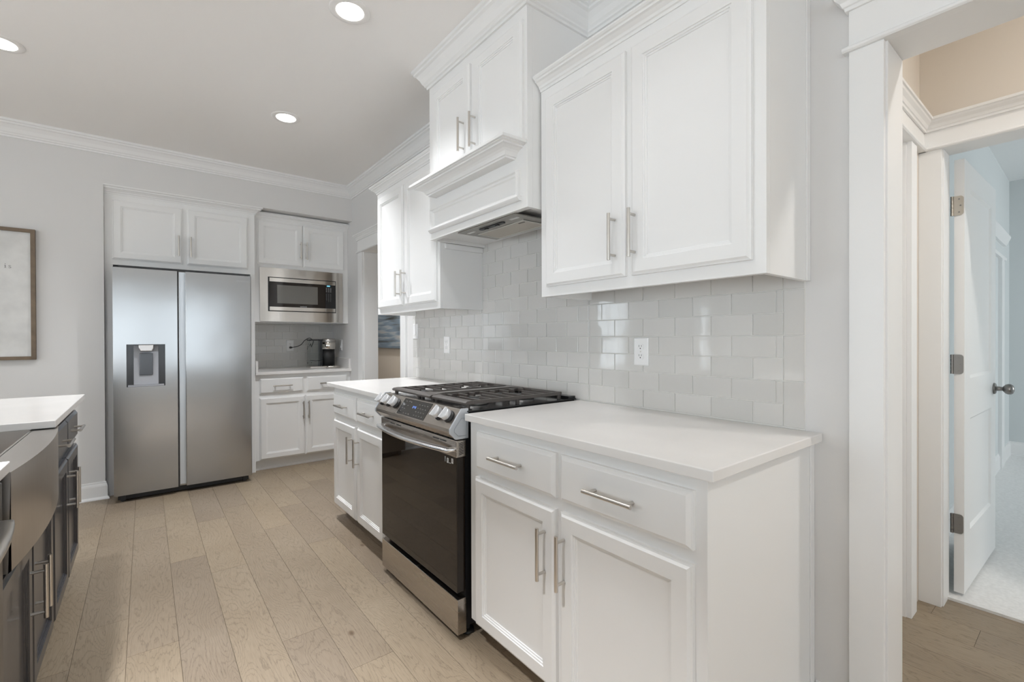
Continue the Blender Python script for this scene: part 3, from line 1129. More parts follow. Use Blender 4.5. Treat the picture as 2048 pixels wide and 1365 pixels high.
# --- microwave with its trim kit
MX, MY = 0.837, 4.850
t = thing('microwave', 'built-in stainless microwave with black door below the white cabinet', 'microwave', (MX, MY, 1.407), 0)
ZB = 1.407
W = 1.598 - MX
z0, z1 = 1.384 - ZB, 1.891 - ZB
hx0, hx1, hz0, hz1 = .905 - MX, 1.529 - MX, 1.480 - ZB, 1.805 - ZB
g = G()
g.box(0, hx0, -.013, -.001, z0, z1)
g.box(hx1, W, -.013, -.001, z0, z1)
g.box(hx0, hx1, -.013, -.001, z0, hz0)
g.box(hx0, hx1, -.013, -.001, hz1, z1)
g.build('trim_kit', STEEL_V, t)
G().box(hx0 + .001, hx1 - .001, .004, .42, .002, hz1 - .001).box(hx0 + .0005, hx1 - .0005, -.010, .004, hz0 + .0005, hz1 - .0005).build('body', BLACK, t)
px = 1.425 - MX
x0, x1 = hx0 + .012, hx1 - .008
s0, s1 = hz0 + .008, hz1 - .008
for q in (s0, s1 - .036):
    G().box(x0, px - .001, -.022, -.010, q, q + .036).build('door_rail', STEEL_V, t, bevel=.001)
for q in (s0, s1 - .036):
    G().box(px + .001, x1, -.022, -.010, q, q + .036).build('panel_rail', STEEL_V, t, bevel=.001)
gd = G().box(x0, px - .001, -.021, -.010, s0 + .036, s1 - .036).build('door_glass', GLASSB, t)
wx0, wx1, wz0, wz1 = .983 - MX, 1.350 - MX, 1.558 - ZB, 1.732 - ZB
G().box(wx0, wx1, -.0222, -.021, wz0, wz1).build('door_window', simple('grey_mesh_window', (0.16, 0.155, 0.14), 0.16, spec=0.6), gd)
text_mesh('lettering', 'SAMSUNG', .0135, MARK, gd, face_text(1.217 - MX, -.0216, 1.527 - ZB))
kp = G().box(px + .001, x1, -.021, -.010, s0 + .036, s1 - .036).build('control_panel', simple('black_key_panel', (0.014, 0.014, 0.015), 0.3), t)
G().box(1.436 - MX, 1.472 - MX, -.0218, -.021, 1.742 - ZB, 1.757 - ZB).build('clock_display', simple('dark_lcd', (0.01, 0.03, 0.04), 0.3, emit=(0.03, 0.16, 0.22), estr=1.0), kp)
g = G()
for q in (1.441, 1.451, 1.460):
    g.box(q - MX, q + .0055 - MX, -.0222, -.0218, 1.7445 - ZB, 1.7545 - ZB)
g.build('clock_digits', LITBLUE, kp)
g = G()
for r in range(12):
    for c, q in enumerate((1.427, 1.448, 1.468)):
        wd = (.010, .010, .010)[c] if r < 4 else .004
        hh = .0036 if r < 4 else .003
        if r == 4 or (r == 11 and c == 0):
            continue
        zz = 1.726 - ZB - r * .0118
        g.box(q + .004 - wd / 2 + .004 - MX, q + .004 + wd / 2 + .004 - MX, -.0215, -.021, zz, zz + hh)
g.build('lettering', MARK, kp)

# ================================================================ range
t = thing('gas_range', 'slide-in stainless gas range with black cast-iron grates', 'range', (0.970, 2.335, 0), R_RANGE)
W = 0.750
G().box(.004, W - .004, .040, .668, .050, .895).build('body', BLACK, t)
g = G()
g.box(-.006, W + .006, .045, .672, .9165, .9225)
g.box(.002, W - .002, .050, .668, .893, .9165)
g.prism([(-.006, .9225), (.004, .9265), (W - .004, .9265), (W + .006, .9225)], .055, .072, 'y')
g.box(.0, W, .628, .672, .9225, .934)
ct = g.build('cooktop', simple('black_cooktop', (0.012, 0.012, 0.013), 0.16), t, bevel=.0015)
# sloped control panel
PP = [(.052, .815), (-.007, .815), (-.032, .841), (-.032, .856), (.022, .930), (.052, .930)]
G().prism(PP, .004, W - .004, 'x').build('control_panel', STEEL_R, t, bevel=.0015)
for a, b in ((-.005, .004), (W - .004, W + .005)):
    e = G().prism([(y, z) for y, z in [(.052, .812), (-.008, .812), (-.035, .840), (-.035, .857), (.020, .933), (.052, .933)]], a, b, 'x').build('end_cap', SILVER, t, bevel=.002)
    if a > 0:
        # raised rim around the cap, in a darker grey
        cy, cz = .012, .862
        ring = [(cy + (y - cy) * .70 + .006, cz + (z - cz) * .66 - .004, ) for y, z in [(.046, .812), (-.008, .812), (-.035, .840), (-.035, .857), (.012, .918), (.046, .918)]]
        pts = [(b + .0006, y, z) for y, z in ring] + [(b + .0006, ring[0][0], ring[0][1])]
        G().ring(pts, .0013, 6).build('groove', simple('darker_grey_plastic', (0.33, 0.36, 0.40), 0.5), e)
sl = Vector((0, .054, .074)).normalized()
nn = Vector((0, -sl.z, sl.y))
PO = Vector((0, -.032, .856))


def on_panel(x, s, h=0.0):
    return PO + Vector((x, 0, 0)) + sl * s + nn * h


def panel_quad(g, x0, x1, s0, s1, h0, h1):
    v = [on_panel(x0, s0, h0), on_panel(x1, s0, h0), on_panel(x1, s1, h0), on_panel(x0, s1, h0), on_panel(x0, s0, h1), on_panel(x1, s0, h1), on_panel(x1, s1, h1), on_panel(x0, s1, h1)]
    g.add(v, [(3, 2, 1, 0), (4, 5, 6, 7), (0, 1, 5, 4), (1, 2, 6, 5), (2, 3, 7, 6), (3, 0, 4, 7)])


g = G()
dx0, dx1 = 2.335 - 2.085, 2.335 - 1.815
panel_quad(g, dx0, dx1, .004, .088, 0, .0012)
dp = g.build('display', simple('smoky_display_glass', (0.022, 0.020, 0.018), 0.12), t)
G_ = G()
panel_quad(G_, dx0 - .004, dx0 - .0005, .002, .090, 0, .002)
G_.build('bright_edge', NICKEL, dp)
g = G()
for x, s, w in [(.025, .072, .014), (.055, .074, .012), (.075, .072, .010), (.030, .055, .012), (.060, .052, .012), (.022, .036, .010), (.045, .034, .012), (.020, .020, .012), (.060, .012, .010), (.085, .012, .012), (.110, .012, .012)]:
    panel_quad(g, dx0 + x, dx0 + x + w, s, s + .004, .0012, .0015)
for i in range(4):
    for j in range(4):
        panel_quad(g, dx0 + .165 + i * .024, dx0 + .175 + i * .024, .014 + j * .018, .0175 + j * .018, .0012, .0015)
g.build('lettering', DIMMARK, dp)
g = G()
for k in range(3):
    panel_quad(g, dx0 + .118 + k * .012, dx0 + .127 + k * .012, .046 + .004 * (k % 2), .058, .0012, .0016)
g.build('lit_icon', LITDIM, dp)
for Y in (2.296, 2.222, 2.140, 1.712, 1.638):
    x = 2.335 - Y
    c = on_panel(x, .050)
    b = G().lathe(c, nn, [(.0265, 0), (.0265, .004), (.024, .006), (.018, .010), (.018, .014)], 28).build('knob', BLACKP, t)
    g = G()
    g.lathe(c, nn, [(.0215, .012), (.0235, .014), (.0235, .030), (.0215, .033)], 28)
    # grip wedge across the knob
    xs = Vector((1, 0, 0))
    v = []
    for s_, w_, h_ in ((-.024, .0085, .033), (.0235, .0085, .033), (.0235, .0035, .040), (-.026, .0045, .046)):
        v += [c + sl * s_ + xs * w_ + nn * h_, c + sl * s_ - xs * w_ + nn * h_]
    g.add(v, [(0, 2, 4, 6), (1, 7, 5, 3), (6, 4, 5, 7), (2, 3, 5, 4), (0, 6, 7, 1), (0, 1, 3, 2)])
    g.build('grip', KNOBM, b, bevel=.001)
# oven door
DZ0, DZ1, DB = .196, .806, .738
d = G().box(.002, W - .002, .0, .038, DZ0, DB).build('oven_door', GLASSB, t, bevel=.002)
g = G()
g.box(0, W, -.002, .044, DB, DZ1)
g.build('door_band', STEEL_R, d, bevel=.003)
g = G()
for k in range(16):
    a = .03 + k * (W - .06) / 16
    g.box(a, a + .034, .004, .030, DZ1, DZ1 + .0012)
for a in (.12, .19, .56, .62):
    g.box(a, a + .05, -.0032, -.0015, DZ1 - .016, DZ1 - .011)
for k in range(8):
    z = DB + .010 + k * .0063
    g.add([(W + .0006, .010, z), (W + .0006, .030, z + .004), (W + .0006, .030, z + .0066), (W + .0006, .010, z + .0026)], [(0, 1, 2, 3)])
g.build('vent_grille', BLACK, d)
hp = []
for k in range(25):
    u = k / 24
    x = .030 + u * (W - .060)
    hp.append((x, -.024 - .034 * (1 - (2 * u - 1) ** 2), .768))
hp = [(.030, -.002, .768)] + hp + [(W - .030, -.002, .768)]
G().ring(hp, 1, 16, sq=(.034, .017)).build('door_handle', HANDLEM, d)
STK = simple('sticker_white', (0.8, 0.8, 0.8), 0.5)
for x, z in ((.672, .705), (.708, .709)):
    stk = G().box(x, x + .013, -.0006, .001, z, z + .020).build('sticker', STK, d)
    g = G()
    for k in range(3):
        g.box(x + .004, x + .009, -.0009, -.0005, z + .006 + k * .004, z + .0085 + k * .004)
    g.build('lettering', DIMMARK, stk)
g = G()
g.box(.656, .661, -.0009, .001, .716, .728)
g.ring([(.6585 + .003 * math.cos(a * PI / 6), -.0007, .711 + .004 * math.sin(a * PI / 6)) for a in range(13)], .0007, 6)
g.box(.690, .703, -.0009, .001, .706, .709)
g.build('lettering', MARK, d)
# storage drawer, feet
G().box(0, W, 0, .042, .028, .170).build('storage_drawer', STEEL_R, t, bevel=.002)
for x, y in ((.045, .075), (W - .045, .075), (.045, .60), (W - .045, .60)):
    f = G().cyl((x, y, .012), (x, y, .052), .012, 12)
    f.lathe((x, y, 0), (0, 0, 1), [(.030, 0), (.032, .004), (.028, .010), (.014, .014)], 6)
    f.build('foot', BLACKP, t)
# burners
for x, y, r in ((.155, .19, .050), (.155, .48, .042), (.595, .19, .055), (.595, .48, .042), (.375, .335, .048)):
    b = G().lathe((x, y, .9225), (0, 0, 1), [(r * 1.1, 0), (r * 1.1, .008), (r * .98, .010), (r * .98, .013)], 28).build('burner', simple('burner_alloy', (0.42, 0.41, 0.40), 0.35, metal=0.9), t)
    G().lathe((x, y, .9355), (0, 0, 1), [(r * .9, 0), (r * .92, .004), (r * .80, .009), (.01, .010)], 28).build('burner_cap', BLACKP, b)
# cast-iron grates
ZT = .9575


def bar(g, x0, y0, x1, y1, w=.011, zt=ZT, h=.016, taper=.002):
    d = Vector((x1 - x0, y1 - y0, 0)).normalized()
    n_ = Vector((-d.y, d.x, 0)) * w / 2
    a, b = Vector((x0, y0, 0)), Vector((x1, y1, 0))
    v = []
    for p in (a, b):
        v += [p + n_ * 1.0 + Vector((0, 0, zt - h)), p + n_ * .75 + Vector((0, 0, zt)), p - n_ * .75 + Vector((0, 0, zt)), p - n_ + Vector((0, 0, zt - h))]
    g.add(v, [(0, 1, 5, 4), (1, 2, 6, 5), (2, 3, 7, 6), (3, 0, 4, 7), (0, 3, 2, 1), (4, 5, 6, 7)])


def front_bar(g, x0, x1, y, w=.038, h=.016):
    g.prism([(y - w / 2, ZT - h), (y - w / 2 - .004, ZT - .007), (y - w / 2 + .006, ZT - .001), (y + w / 2 - .004, ZT + .001), (y + w / 2, ZT - .004), (y + w / 2, ZT - h)], x0, x1, 'x')


YF, YBK = .072, .590
for side in (0, 1):
    g = G()
    X0, X1 = (.016, .304) if side == 0 else (.446, .734)
    front_bar(g, X0 + .004, X1, YF)
    bar(g, X0 + .008, YF, X0 + .008, YBK, .014)
    bar(g, X1 - .006, YF, X1 - .006, YBK, .012)
    bar(g, X0, YBK, X1, YBK, .016)
    xo, xi = (X0 + .008, X1 - .006) if side == 0 else (X1 - .006, X0 + .008)
    L = xi - xo
    for k in range(8):
        y = YF + .058 + k * .060
        if k in (1, 5):
            bar(g, xo, y, xo + L * .34, y)
            bar(g, xi, y, xi - L * .30, y)
        elif k == 3:
            bar(g, xo, y, xi, y)
        else:
            bar(g, xo, y, xo + L * .60, y)
            bar(g, xi, y, xi - L * .18, y)
    for x, y in ((X0 + .014, YF), (X1 - .014, YF), (X0 + .014, YBK), (X1 - .014, YBK), (X0 + .010, .33), (X1 - .010, .33)):
        g.cyl((x, y, .9225), (x, y, ZT - .010), .0085, 10, .011)
    g.build('grate', IRON, t, bevel=.0015)
g = G()
front_bar(g, .306, .444, YF - .004, .042)
g.prism([(.318, YF + .014), (.345, YF + .075), (.345, YBK - .05), (.318, YBK), (.432, YBK), (.405, YBK - .05), (.405, YF + .075), (.432, YF + .014)], ZT - .014, ZT, 'z')
bar(g, .306, YBK, .444, YBK, .018)
for x, y in ((.325, YF), (.425, YF), (.325, YBK), (.425, YBK)):
    g.cyl((x, y, .9225), (x, y, ZT - .010), .0085, 10, .011)
g.build('grate', IRON, t, bevel=.0015)

# ================================================================ fridge
FX, FY = -.187, 4.500
t = thing('refrigerator', 'side-by-side stainless fridge with a water dispenser in its left door', 'refrigerator', (FX, FY, 0), 0)
W, FZ0, FZ1 = .900, .055, 1.753
G().box(.008, W - .008, .075, .720, .045, 1.765).build('body', DARKG, t)
G().box(.02, W - .02, .055, .095, .012, .052).build('base_grille', BLACKP, t)
for x in (.035, W - .065):
    f = G().box(x, x + .030, .040, .100, .008, .050)
    f.cyl((x + .015, .060, 0), (x + .015, .060, .010), .013, 14)
    f.build('foot', BLACKP, t)
G().box(.03, W - .03, .03, .12, FZ1 + .001, FZ1 + .020).build('hinge_cover', BLACKP, t)


def plan_panel(pts, z0, z1):
    return G().prism(pts, z0, z1, 'z')


hx0, hx1, hz0, hz1 = -.111 - FX, .121 - FX, .860, 1.180
DX = .386
g = G()
# left door front with the dispenser opening
X0, X1 = 0.0, DX
v = [(X0, 0, FZ0), (X1, 0, FZ0), (X1, 0, FZ1), (X0, 0, FZ1), (hx0, 0, hz0), (hx1, 0, hz0), (hx1, 0, hz1), (hx0, 0, hz1)]
g.add(v, [(0, 1, 5, 4), (1, 2, 6, 5), (2, 3, 7, 6), (3, 0, 4, 7)])
v = [(X0, 0, FZ0), (X1, 0, FZ0), (X1, 0, FZ1), (X0, 0, FZ1), (X0, .068, FZ0), (X1, .068, FZ0), (X1, .068, FZ1), (X0, .068, FZ1)]
g.add(v, [(0, 4, 5, 1), (1, 5, 6, 2), (2, 6, 7, 3), (3, 7, 4, 0)])
ld = g.build('left_door', STEEL_H, t, fixn=False)
ds = G()
v = []
for y in (0, .058):
    v += [(hx0, y, hz0), (hx1, y, hz0), (hx1, y, hz1), (hx0, y, hz1)]
ds.add(v, [(0, 1, 5, 4), (1, 2, 6, 5), (2, 3, 7, 6), (3, 0, 4, 7), (4, 5, 6, 7)])
dsp = ds.build('dispenser', simple('dark_dispenser_recess', (0.055, 0.055, 0.06), 0.18, spec=0.6), t, fixn=False)
cx = (hx0 + hx1) / 2
g = G().prism([(.020, hz0 + .012), (.052, hz0 + .02), (.052, hz1 - .008), (.040, hz1 - .008)], cx - .075, cx + .075, 'x')
g.build('centre_panel', MIDG, dsp, bevel=.002)
G().prism([(cx - .046, hz1 - .004), (cx + .046, hz1 - .004), (cx + .044, hz1 - .030), (cx + .034, hz1 - .052), (cx - .034, hz1 - .052), (cx - .044, hz1 - .030)], -.004, .040, 'y').build('nozzle', simple('pale_nozzle_metal', (0.55, 0.52, 0.50), 0.25, metal=0.8), dsp, bevel=.004)
G().box(cx - .040, cx + .040, .016, .034, hz0 + .085, hz1 - .068).build('paddle', simple('dark_paddle', (0.07, 0.075, 0.085), 0.15), dsp, bevel=.003)
g = G().box(hx0 + .008, hx1 - .008, .004, .056, hz0 + .001, hz0 + .012).build('drip_tray', MIDG, dsp)
# right door with its recessed grip
GX = .397
g = G().prism([(GX, .030), (GX + .041, .026), (GX + .042, .002), (GX + .046, 0), (W - .006, 0), (W, .006), (W, .068), (GX, .068)], FZ0, FZ1, 'z')
rd = g.build('right_door', STEEL_H, t)
G().box(GX + .002, GX + .041, .024, .0265, FZ0 + .012, FZ1 - .004).build('grip_recess', simple('grip_silver', (0.62, 0.66, 0.70), 0.35, metal=0.55), rd)
G().box(DX, GX, .028, .068, FZ0, FZ1).build('door_gap_shade', BLACKP, t)  # black strip standing in for the shaded gap between the doors
text_mesh('lettering', 'SAMSUNG', .019, LOGO, rd, face_text(.668 - FX - .02, -.0003, 1.700))

# ================================================================ coffee nook
CX, CY, CZ = 1.515, 5.03, .9155
t = thing('coffee_maker', 'single-cup coffee maker with clear water tank in the nook', 'coffee maker', (CX, CY, CZ), 0)
g = G()
for x, r in ((0.02, .085),):
    g.lathe((x, -.02, 0), (0, 0, 1), [(r * .97, 0), (r, .004), (r, .020), (r * .96, .024)], 36)
g.prism([(-.20, -.06), (0, -.075), (.02, .10), (-.20, .10)], .001, .022, 'z')
g.build('base', STEEL_V, t, bevel=.002)
G().lathe((.005, .045, .022), (0, 0, 1), [(.066, 0), (.066, .20)], 32).build('column', simple('black_satin_plastic', (0.016, 0.016, 0.017), 0.5), t)
G().lathe((.0, .010, .195), (0, 0, 1), [(.066, 0), (.070, .004), (.070, .070), (.066, .074)], 36).build('brew_head', STEEL_V, t)
G().lathe((.0, .010, .270), (0, 0, 1), [(.069, 0), (.070, .003), (.070, .026), (.064, .033), (.030, .038), (0, .038)], 36).build('lid', simple('lid_grey_metal', (0.50, 0.48, 0.46), 0.3, metal=0.9), t)
g = G().prism([(-.190, -.045), (-.085, -.045), (-.072, -.03), (-.072, .075), (-.19, .075), (-.200, .06), (-.200, -.03)], .030, .285, 'z')
wt = g.build('water_tank', CLEAR, t, bevel=.004)
G().prism([(-.192, -.048), (-.083, -.048), (-.068, -.03), (-.068, .078), (-.19, .078), (-.203, .06), (-.203, -.03)], .285, .299, 'z').build('tank_lid', BLACKP, wt, bevel=.003)
G().ring([(-.198, -.044, .085), (-.14, -.047, .078), (-.08, -.046, .085)], .0022, 8).build('water_line', BLACKP, wt)
G().box(-.084, -.052, .030, .10, .022, .30).build('tank_support', MIDG, t)
# power cord from the wall outlet
OX, OY, OZ = 1.2115, YBACK - .0085, 1.147


def bez(ps, n=10):
    """smooth curve through the points"""
    P = [Vector(p) for p in ps]
    out = []
    for i in range(len(P) - 1):
        a, b, c, d = P[max(i - 1, 0)], P[i], P[i + 1], P[min(i + 2, len(P) - 1)]
        for k in range(n):
            u = k / n
            out.append(0.5 * ((2 * b) + (c - a) * u + (2 * a - 5 * b + 4 * c - d) * u * u + (3 * b - a - 3 * c + d) * u ** 3))
    out.append(P[-1])
    return out


rel = lambda x, y, z: (x - CX, y - CY, z - CZ)
pts = bez([rel(OX + .008, OY - .045, OZ - .018), rel(OX + .05, OY - .055, OZ - .010), rel(OX + .085, OY - .10, OZ + .012), rel(OX + .105, OY - .16, OZ + .055), rel(OX + .125, 5.10, OZ + .080), rel(OX + .150, 5.09, 1.215), rel(OX + .165, 5.10, 1.195), rel(1.352, 5.14, 1.10), rel(1.335, 5.14, 1.04), rel(1.330, 5.13, .99), rel(1.345, 5.12, .965), rel(1.365, 5.13, .972)])
cd = G().ring(pts, .0036, 8).build('power_cord', BLACKP, t)
G().ring([rel(OX, OY - .002, OZ - .019), rel(OX, OY - .030, OZ - .019), rel(OX + .010, OY - .045, OZ - .018)], [.0125, .011, .006], 12).build('plug', BLACKP, cd)

# ================================================================ wall plates
wall_outlet('wall_outlet', 'white wall outlet on the grey tiles right of the range', 'outlet', (XW - .0072, 1.205, 1.156), R_RANGE, 'outlet', 'white wall outlets')
wall_outlet('wall_outlet', 'white wall outlet on the grey tiles left of the range', 'outlet', (XW - .0072, 2.820, 1.172), R_RANGE, 'outlet', 'white wall outlets')
wall_outlet('light_switch', 'white light switch between the grey tiles and the tan-walled doorway', 'switch', (XW - .0072, 3.300, 1.272), R_RANGE, 'switch', 'white light switches')
wall_outlet('wall_outlet', 'white wall outlet in the coffee nook with a black plug in it', 'outlet', (OX, OY + .0015, OZ), 0, 'outlet', 'white wall outlets')
wall_outlet('light_switch', 'white switch plate on the side wall beside the coffee maker', 'switch', (XW, 5.072, 1.152), R_RANGE, 'switch', 'white light switches')

# ================================================================ pictures
t = thing('framed_print', 'brown framed distressed white print on the grey wall left of the fridge', 'picture', (-.960, YA, 1.076), 0)
w, h = .349, .924
g = G()
g.box(-w, w, -.030, -.001, 0, .024).box(-w, w, -.030, -.001, h - .024, h).box(-w, -w + .024, -.030, -.001, .024, h - .024).box(w - .024, w, -.030, -.001, .024, h - .024)
g.build('frame', FRAMEW, t, bevel=.0012)
pr = G().box(-w + .024, w - .024, -.012, -.001, .024, h - .024).build('print', PAPER, t)
# serif letters: 't' and '..ful is'


def letters(rows):
    g = G()
    y0, y1 = -.0126, -.012
    def st(x0, z0, x1, z1):
        g.box(x0, x1, y1, y0, z0, z1)
    for ch, x, z, k in rows:
        u = .0032 * k
        X = .0186 * k
        if ch in 'il':
            hh = X if ch == 'i' else X * 1.65
            st(x - u / 2, z, x + u / 2, z + hh)
            st(x - u * 1.5, z, x + u * 1.5, z + u * .5)
            st(x - u * 1.4, z + hh - u * .5, x, z + hh)
            if ch == 'i':
                st(x - u * .6, z + X * 1.35, x + u * .6, z + X * 1.35 + u * 1.2)
        elif ch == 'u':
            for q in (-.0075 * k, .0075 * k):
                st(x + q - u / 2, z + u * (.6 if q < 0 else 0), x + q + u / 2, z + X)
                st(x + q - u * 1.3, z + X - u * .5, x + q, z + X)
            g.ring([(x - .0075 * k + .0075 * k * (1 - math.cos(a * PI / 8)), (y0 + y1) / 2, z + .005 * k - .005 * k * math.sin(a * PI / 8)) for a in range(9)], .0010, 6)
            st(x + .0075 * k, z, x + .0105 * k, z + u * .5)
        elif ch in 'tf':
            hh = X * (1.25 if ch == 't' else 1.65)
            st(x - u / 2, z + (u if ch == 't' else 0), x + u / 2, z + hh - (0 if ch == 't' else u))
            st(x - u * 1.8, z + X - u * .5, x + u * 2.0, z + X)
            if ch == 't':
                g.ring([(x, (y0 + y1) / 2, z + .004), (x + .002, (y0 + y1) / 2, z + .0012), (x + .0065, (y0 + y1) / 2, z + .0015)], .0012, 6)
            else:
                st(x - u * 1.5, z, x + u * 1.5, z + u * .5)
                g.ring([(x, (y0 + y1) / 2, z + hh - u), (x + .003, (y0 + y1) / 2, z + hh - .0005), (x + .009, (y0 + y1) / 2, z + hh - .003)], .0013, 6)
        elif ch == 's':
            pts_ = [(.0058, .0145), (.003, .0178), (-.002, .0180), (-.0052, .0150), (-.004, .0118), (0, .0095), (.0045, .0072), (.0060, .0040), (.003, .0008), (-.002, .0006), (-.0062, .0040)]
            g.ring([(x + a * k, (y0 + y1) / 2, z + b * k) for a, b in pts_], .0012, 6)
    return g


ox = -.960
zl1, zl2 = 1.806 - 1.076, 1.719 - 1.076
letters([('t', -.836 - ox, zl1, 1), ('f', -.852 - ox, zl2 + .002, 1), ('u', -.823 - ox, zl2, 1), ('l', -.797 - ox, zl2, 1), ('i', -.760 - ox, zl2, 1), ('s', -.738 - ox, zl2 - .001, 1)]).build('lettering', INK, pr)
t = thing('canvas_art', 'blue-grey abstract canvas on the tan wall beyond the doorway', 'picture', (XH - .001, 6.55, 1.085), R_RANGE)
G().box(-1.15, 1.15, -.038, 0, 0, .80).build('canvas', ART, t, bevel=.002)

# ================================================================ island
IX = -.300
ISL = 'charcoal island cabinets'
# end cabinet with two drawers over two doors
t = thing('island_cabinet', 'charcoal island base cabinet at the end nearest the fridge, with drawers', 'cabinet', (IX, 2.498, 0), R_ISL, ISL)
Y0, D = 2.498, .62
base_box(t, 3.350 - Y0, D, .888, DARKCAB)
for a, b, h in ((2.510, 2.918, 2.876), (2.926, 3.322, 2.966)):
    drawer(t, a - Y0, b - Y0, .713, .849, DARKCAB, hx=(2.69 if a < 2.9 else 3.105) - Y0)
    door(t, a - Y0, b - Y0, .112, .676, DARKCAB, h - Y0, .536)
# sink base
t = thing('island_cabinet', 'charcoal sink cabinet of two doors beneath the stainless apron sink', 'cabinet', (IX, 1.655, 0), R_ISL, ISL)
Y0 = 1.655
g = G().box(0, 2.494 - Y0, 0, D, .095, .630).box(0, .018, 0, D, .63, .888).box(2.476 - Y0, 2.494 - Y0, 0, D, .63, .888)
g.build('carcass', DARKCAB, t, bevel=.0012)
G().box(.004, 2.490 - Y0, .085, .103, 0, .095).build('toe_kick', DARKCAB, t)
for a, b, h in ((1.668, 2.066, 2.030), (2.074, 2.482, 2.110)):
    door(t, a - Y0, b - Y0, .112, .603, DARKCAB, h - Y0, .434)
# apron sink
SY0, SY1 = 1.676, 2.474
t = thing('apron_sink', 'stainless apron-front farmhouse sink set into the charcoal island', 'sink', (IX, SY0, .885), R_ISL)
W = SY1 - SY0
N = 28
top, inner = [], []
for k in range(N + 1):
    u = k / N
    top.append((u * W, -.036 - .024 * 4 * u * (1 - u)))
g = G()
v, f = [], []
for x, y in top:
    v += [(x, y, 0), (x, y, -.008), (x, y, -.246), (x, y + .006, -.252)]
for k in range(N):
    for j in range(3):
        f.append((4 * k + j, 4 * k + j + 1, 4 * k + 4 + j + 1, 4 * k + 4 + j))
g.add(v, f, True)
# rim from the apron to the bowl, bowl walls and floor
yb = .024
v, f = [], []
for x, y in top:
    v += [(x, y, 0), (x, yb, 0), (x, yb, -.25), (x, y + .006, -.252)]
for k in range(N):
    f.append((4 * k, 4 * k + 4, 4 * k + 5, 4 * k + 1))
    f.append((4 * k + 2, 4 * k + 6, 4 * k + 7, 4 * k + 3))
f += [(0, 1, 2, 3), (4 * N, 4 * N + 3, 4 * N + 2, 4 * N + 1)]
g.add(v, f)
g.box(0, .03, yb, .48, -.24, 0).box(W - .03, W, yb, .48, -.24, 0).box(.03, W - .03, .45, .48, -.24, 0).box(.03, W - .03, yb, .45, -.252, -.228).box(.03, W - .03, yb - .002, yb + .006, -.24, 0)
g.build('basin', STEEL_S, t)
G().lathe((W / 2, .24, -.228), (0, 0, 1), [(.055, 0), (.055, .002), (.042, .003), (.040, .001)], 24).build('drain', NICKEL, t)
# worktop with the sink cut-out
t = thing('worktop', 'white quartz island worktop cut out around the apron sink', 'worktop', (0, 0, .888), 0, 'white quartz worktops')
g = G()
pl = [(-1.20, -0.62), (-.263, -0.62), (-.263, 1.665), (-.760, 1.665), (-.760, 2.404), (-.263, 2.404), (-.263, 3.471), (-1.20, 3.471)]
g.prism(pl, 0, .027, 'z')
g.build('slab', QUARTZ, t, bevel=.0025)
# dishwasher
t = thing('dishwasher', 'dark stainless dishwasher with a bowed handle next to the apron sink', 'dishwasher', (IX, 1.040, 0), R_ISL)
W = .600
G().box(.004, W - .004, 0.02, .58, .03, .872).build('body', BLACKP, t)
G().box(.003, W - .003, .04, .06, .0, .095).build('toe_panel', BLACKP, t)
dd = G().box(.003, W - .003, -.028, .02, .10, .872).build('door', steel('dark_steel', (0.16, 0.16, 0.165), 0.3, (300, 3, 3)), t, bevel=.003)
hp = []
for k in range(25):
    u = k / 24
    hp.append((.035 + u * (W - .07), -.036 - .019 * (1 - (2 * u - 1) ** 2), .776))
hp = [(.035, -.026, .776)] + hp + [(W - .035, -.026, .776)]
G().ring(hp, 1, 16, sq=(.036, .018)).build('handle', NICKEL, dd)
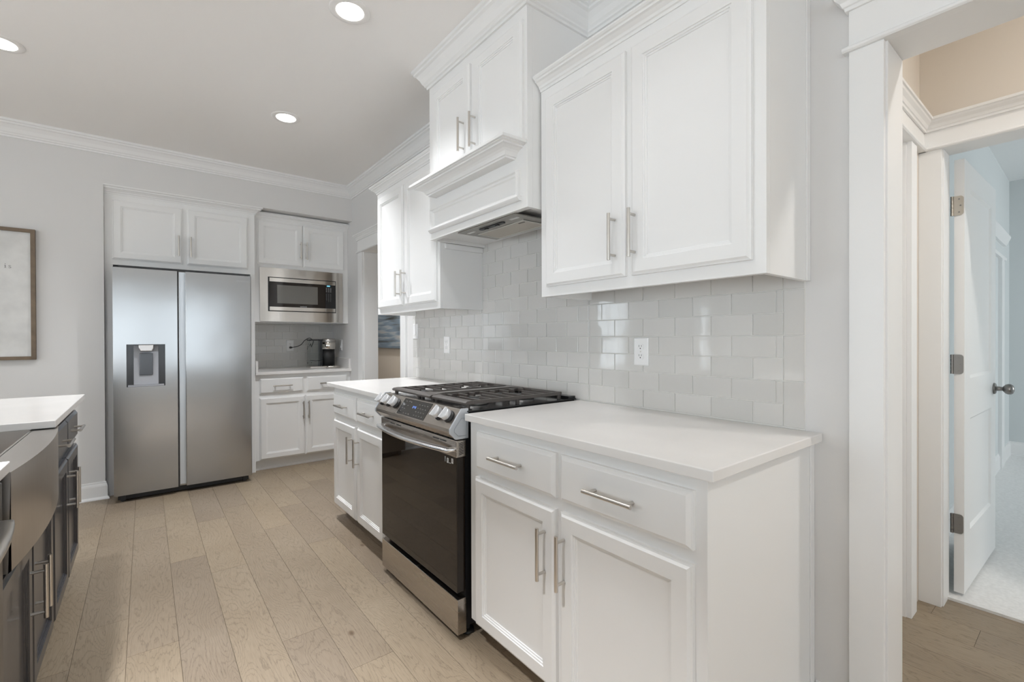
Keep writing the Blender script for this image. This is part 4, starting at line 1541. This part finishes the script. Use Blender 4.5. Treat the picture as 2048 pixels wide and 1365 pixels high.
# last cabinet of the island, behind the camera line
t = thing('island_cabinet', 'charcoal island base cabinet beyond the dishwasher, outside the photo', 'cabinet', (IX, -0.55, 0), R_ISL, ISL)
base_box(t, 1.585, D, .888, DARKCAB)
for a in (.02, .545, 1.07):
    drawer(t, a, a + .495, .713, .849, DARKCAB)
    door(t, a, a + .495, .112, .676, DARKCAB, a + .455, .536)
tag(G().box(-1.10, IX - D + .0, -0.55, 3.350, .0, .888).build('island_back_panel', DARKCAB), 'charcoal panel closing the back of the island', 'panel')

# ================================================================ ceiling lights
spots = [(0.757, 2.169, 'recessed ceiling light above the range run, nearest the hood cabinet'), (0.769, 3.478, 'recessed ceiling light between the hood cabinet and the fridge'), (-0.575, 3.500, 'recessed ceiling light over the island, cut by the edge of the photo')]
extra = [(-0.575, 2.17), (0.757, 0.86), (-0.575, 0.86), (-2.6, 2.2), (-2.6, -0.8), (0.1, -1.6), (-1.4, -3.2)]
P_CAN = 10.0
WARM = (0.96, 0.975, 1.0)


def can(x, y, label=None, power=P_CAN, spread=1.6):
    t = thing('ceiling_light', label, 'ceiling light', (x, y, CEIL), 0, 'recessed ceiling lights')
    G().lathe((0, 0, 0), (0, 0, -1), [(.092, -.001), (.092, .002), (.088, .005), (.066, .006), (.062, .004)], 40).build('trim_ring', simple('lamp_trim_white', (0.84, 0.83, 0.82), 0.5), t)
    G().lathe((0, 0, 0), (0, 0, -1), [(.062, .0035), (.060, .0062), (.02, .0068), (0, .0068)], 40).build('lens', LENS, t)
    area('ceiling_lamp', (x, y, CEIL - .010), (0, 0, 0), .11, .11, power, WARM, 'DISK', spread)
    return t


for (x, y, lab), pw in zip(spots, ((P_CAN * .5, 1.8), (P_CAN * 1.6, 1.9), (P_CAN * .5, 1.9))):
    can(x, y, lab, *pw)
for i, (x, y) in enumerate(extra):
    can(x, y, 'recessed ceiling light out of the photo, %s' % ('over the island beside the range', 'between the range run and the doorway', 'over the near end of the island', 'in the dining area by the far window', 'in the living area by the left window', 'behind the kitchen', 'near the back windows')[i], P_CAN * (.15, .14, 3.8, 2.7, 2.7, 2.9, 2.7)[i], 1.35 if i == 2 else 1.6)
area('hall_lamp', (2.30, -0.9, CEIL - .02), (0, 0, 0), .14, .14, 19.5, (1.0, 0.965, 0.92), 'DISK')
area('passage_lamp', (2.25, 5.6, CEIL - .02), (0, 0, 0), .14, .14, 20, (1.0, 0.95, 0.88), 'DISK')
bpy.context.view_layer.update()
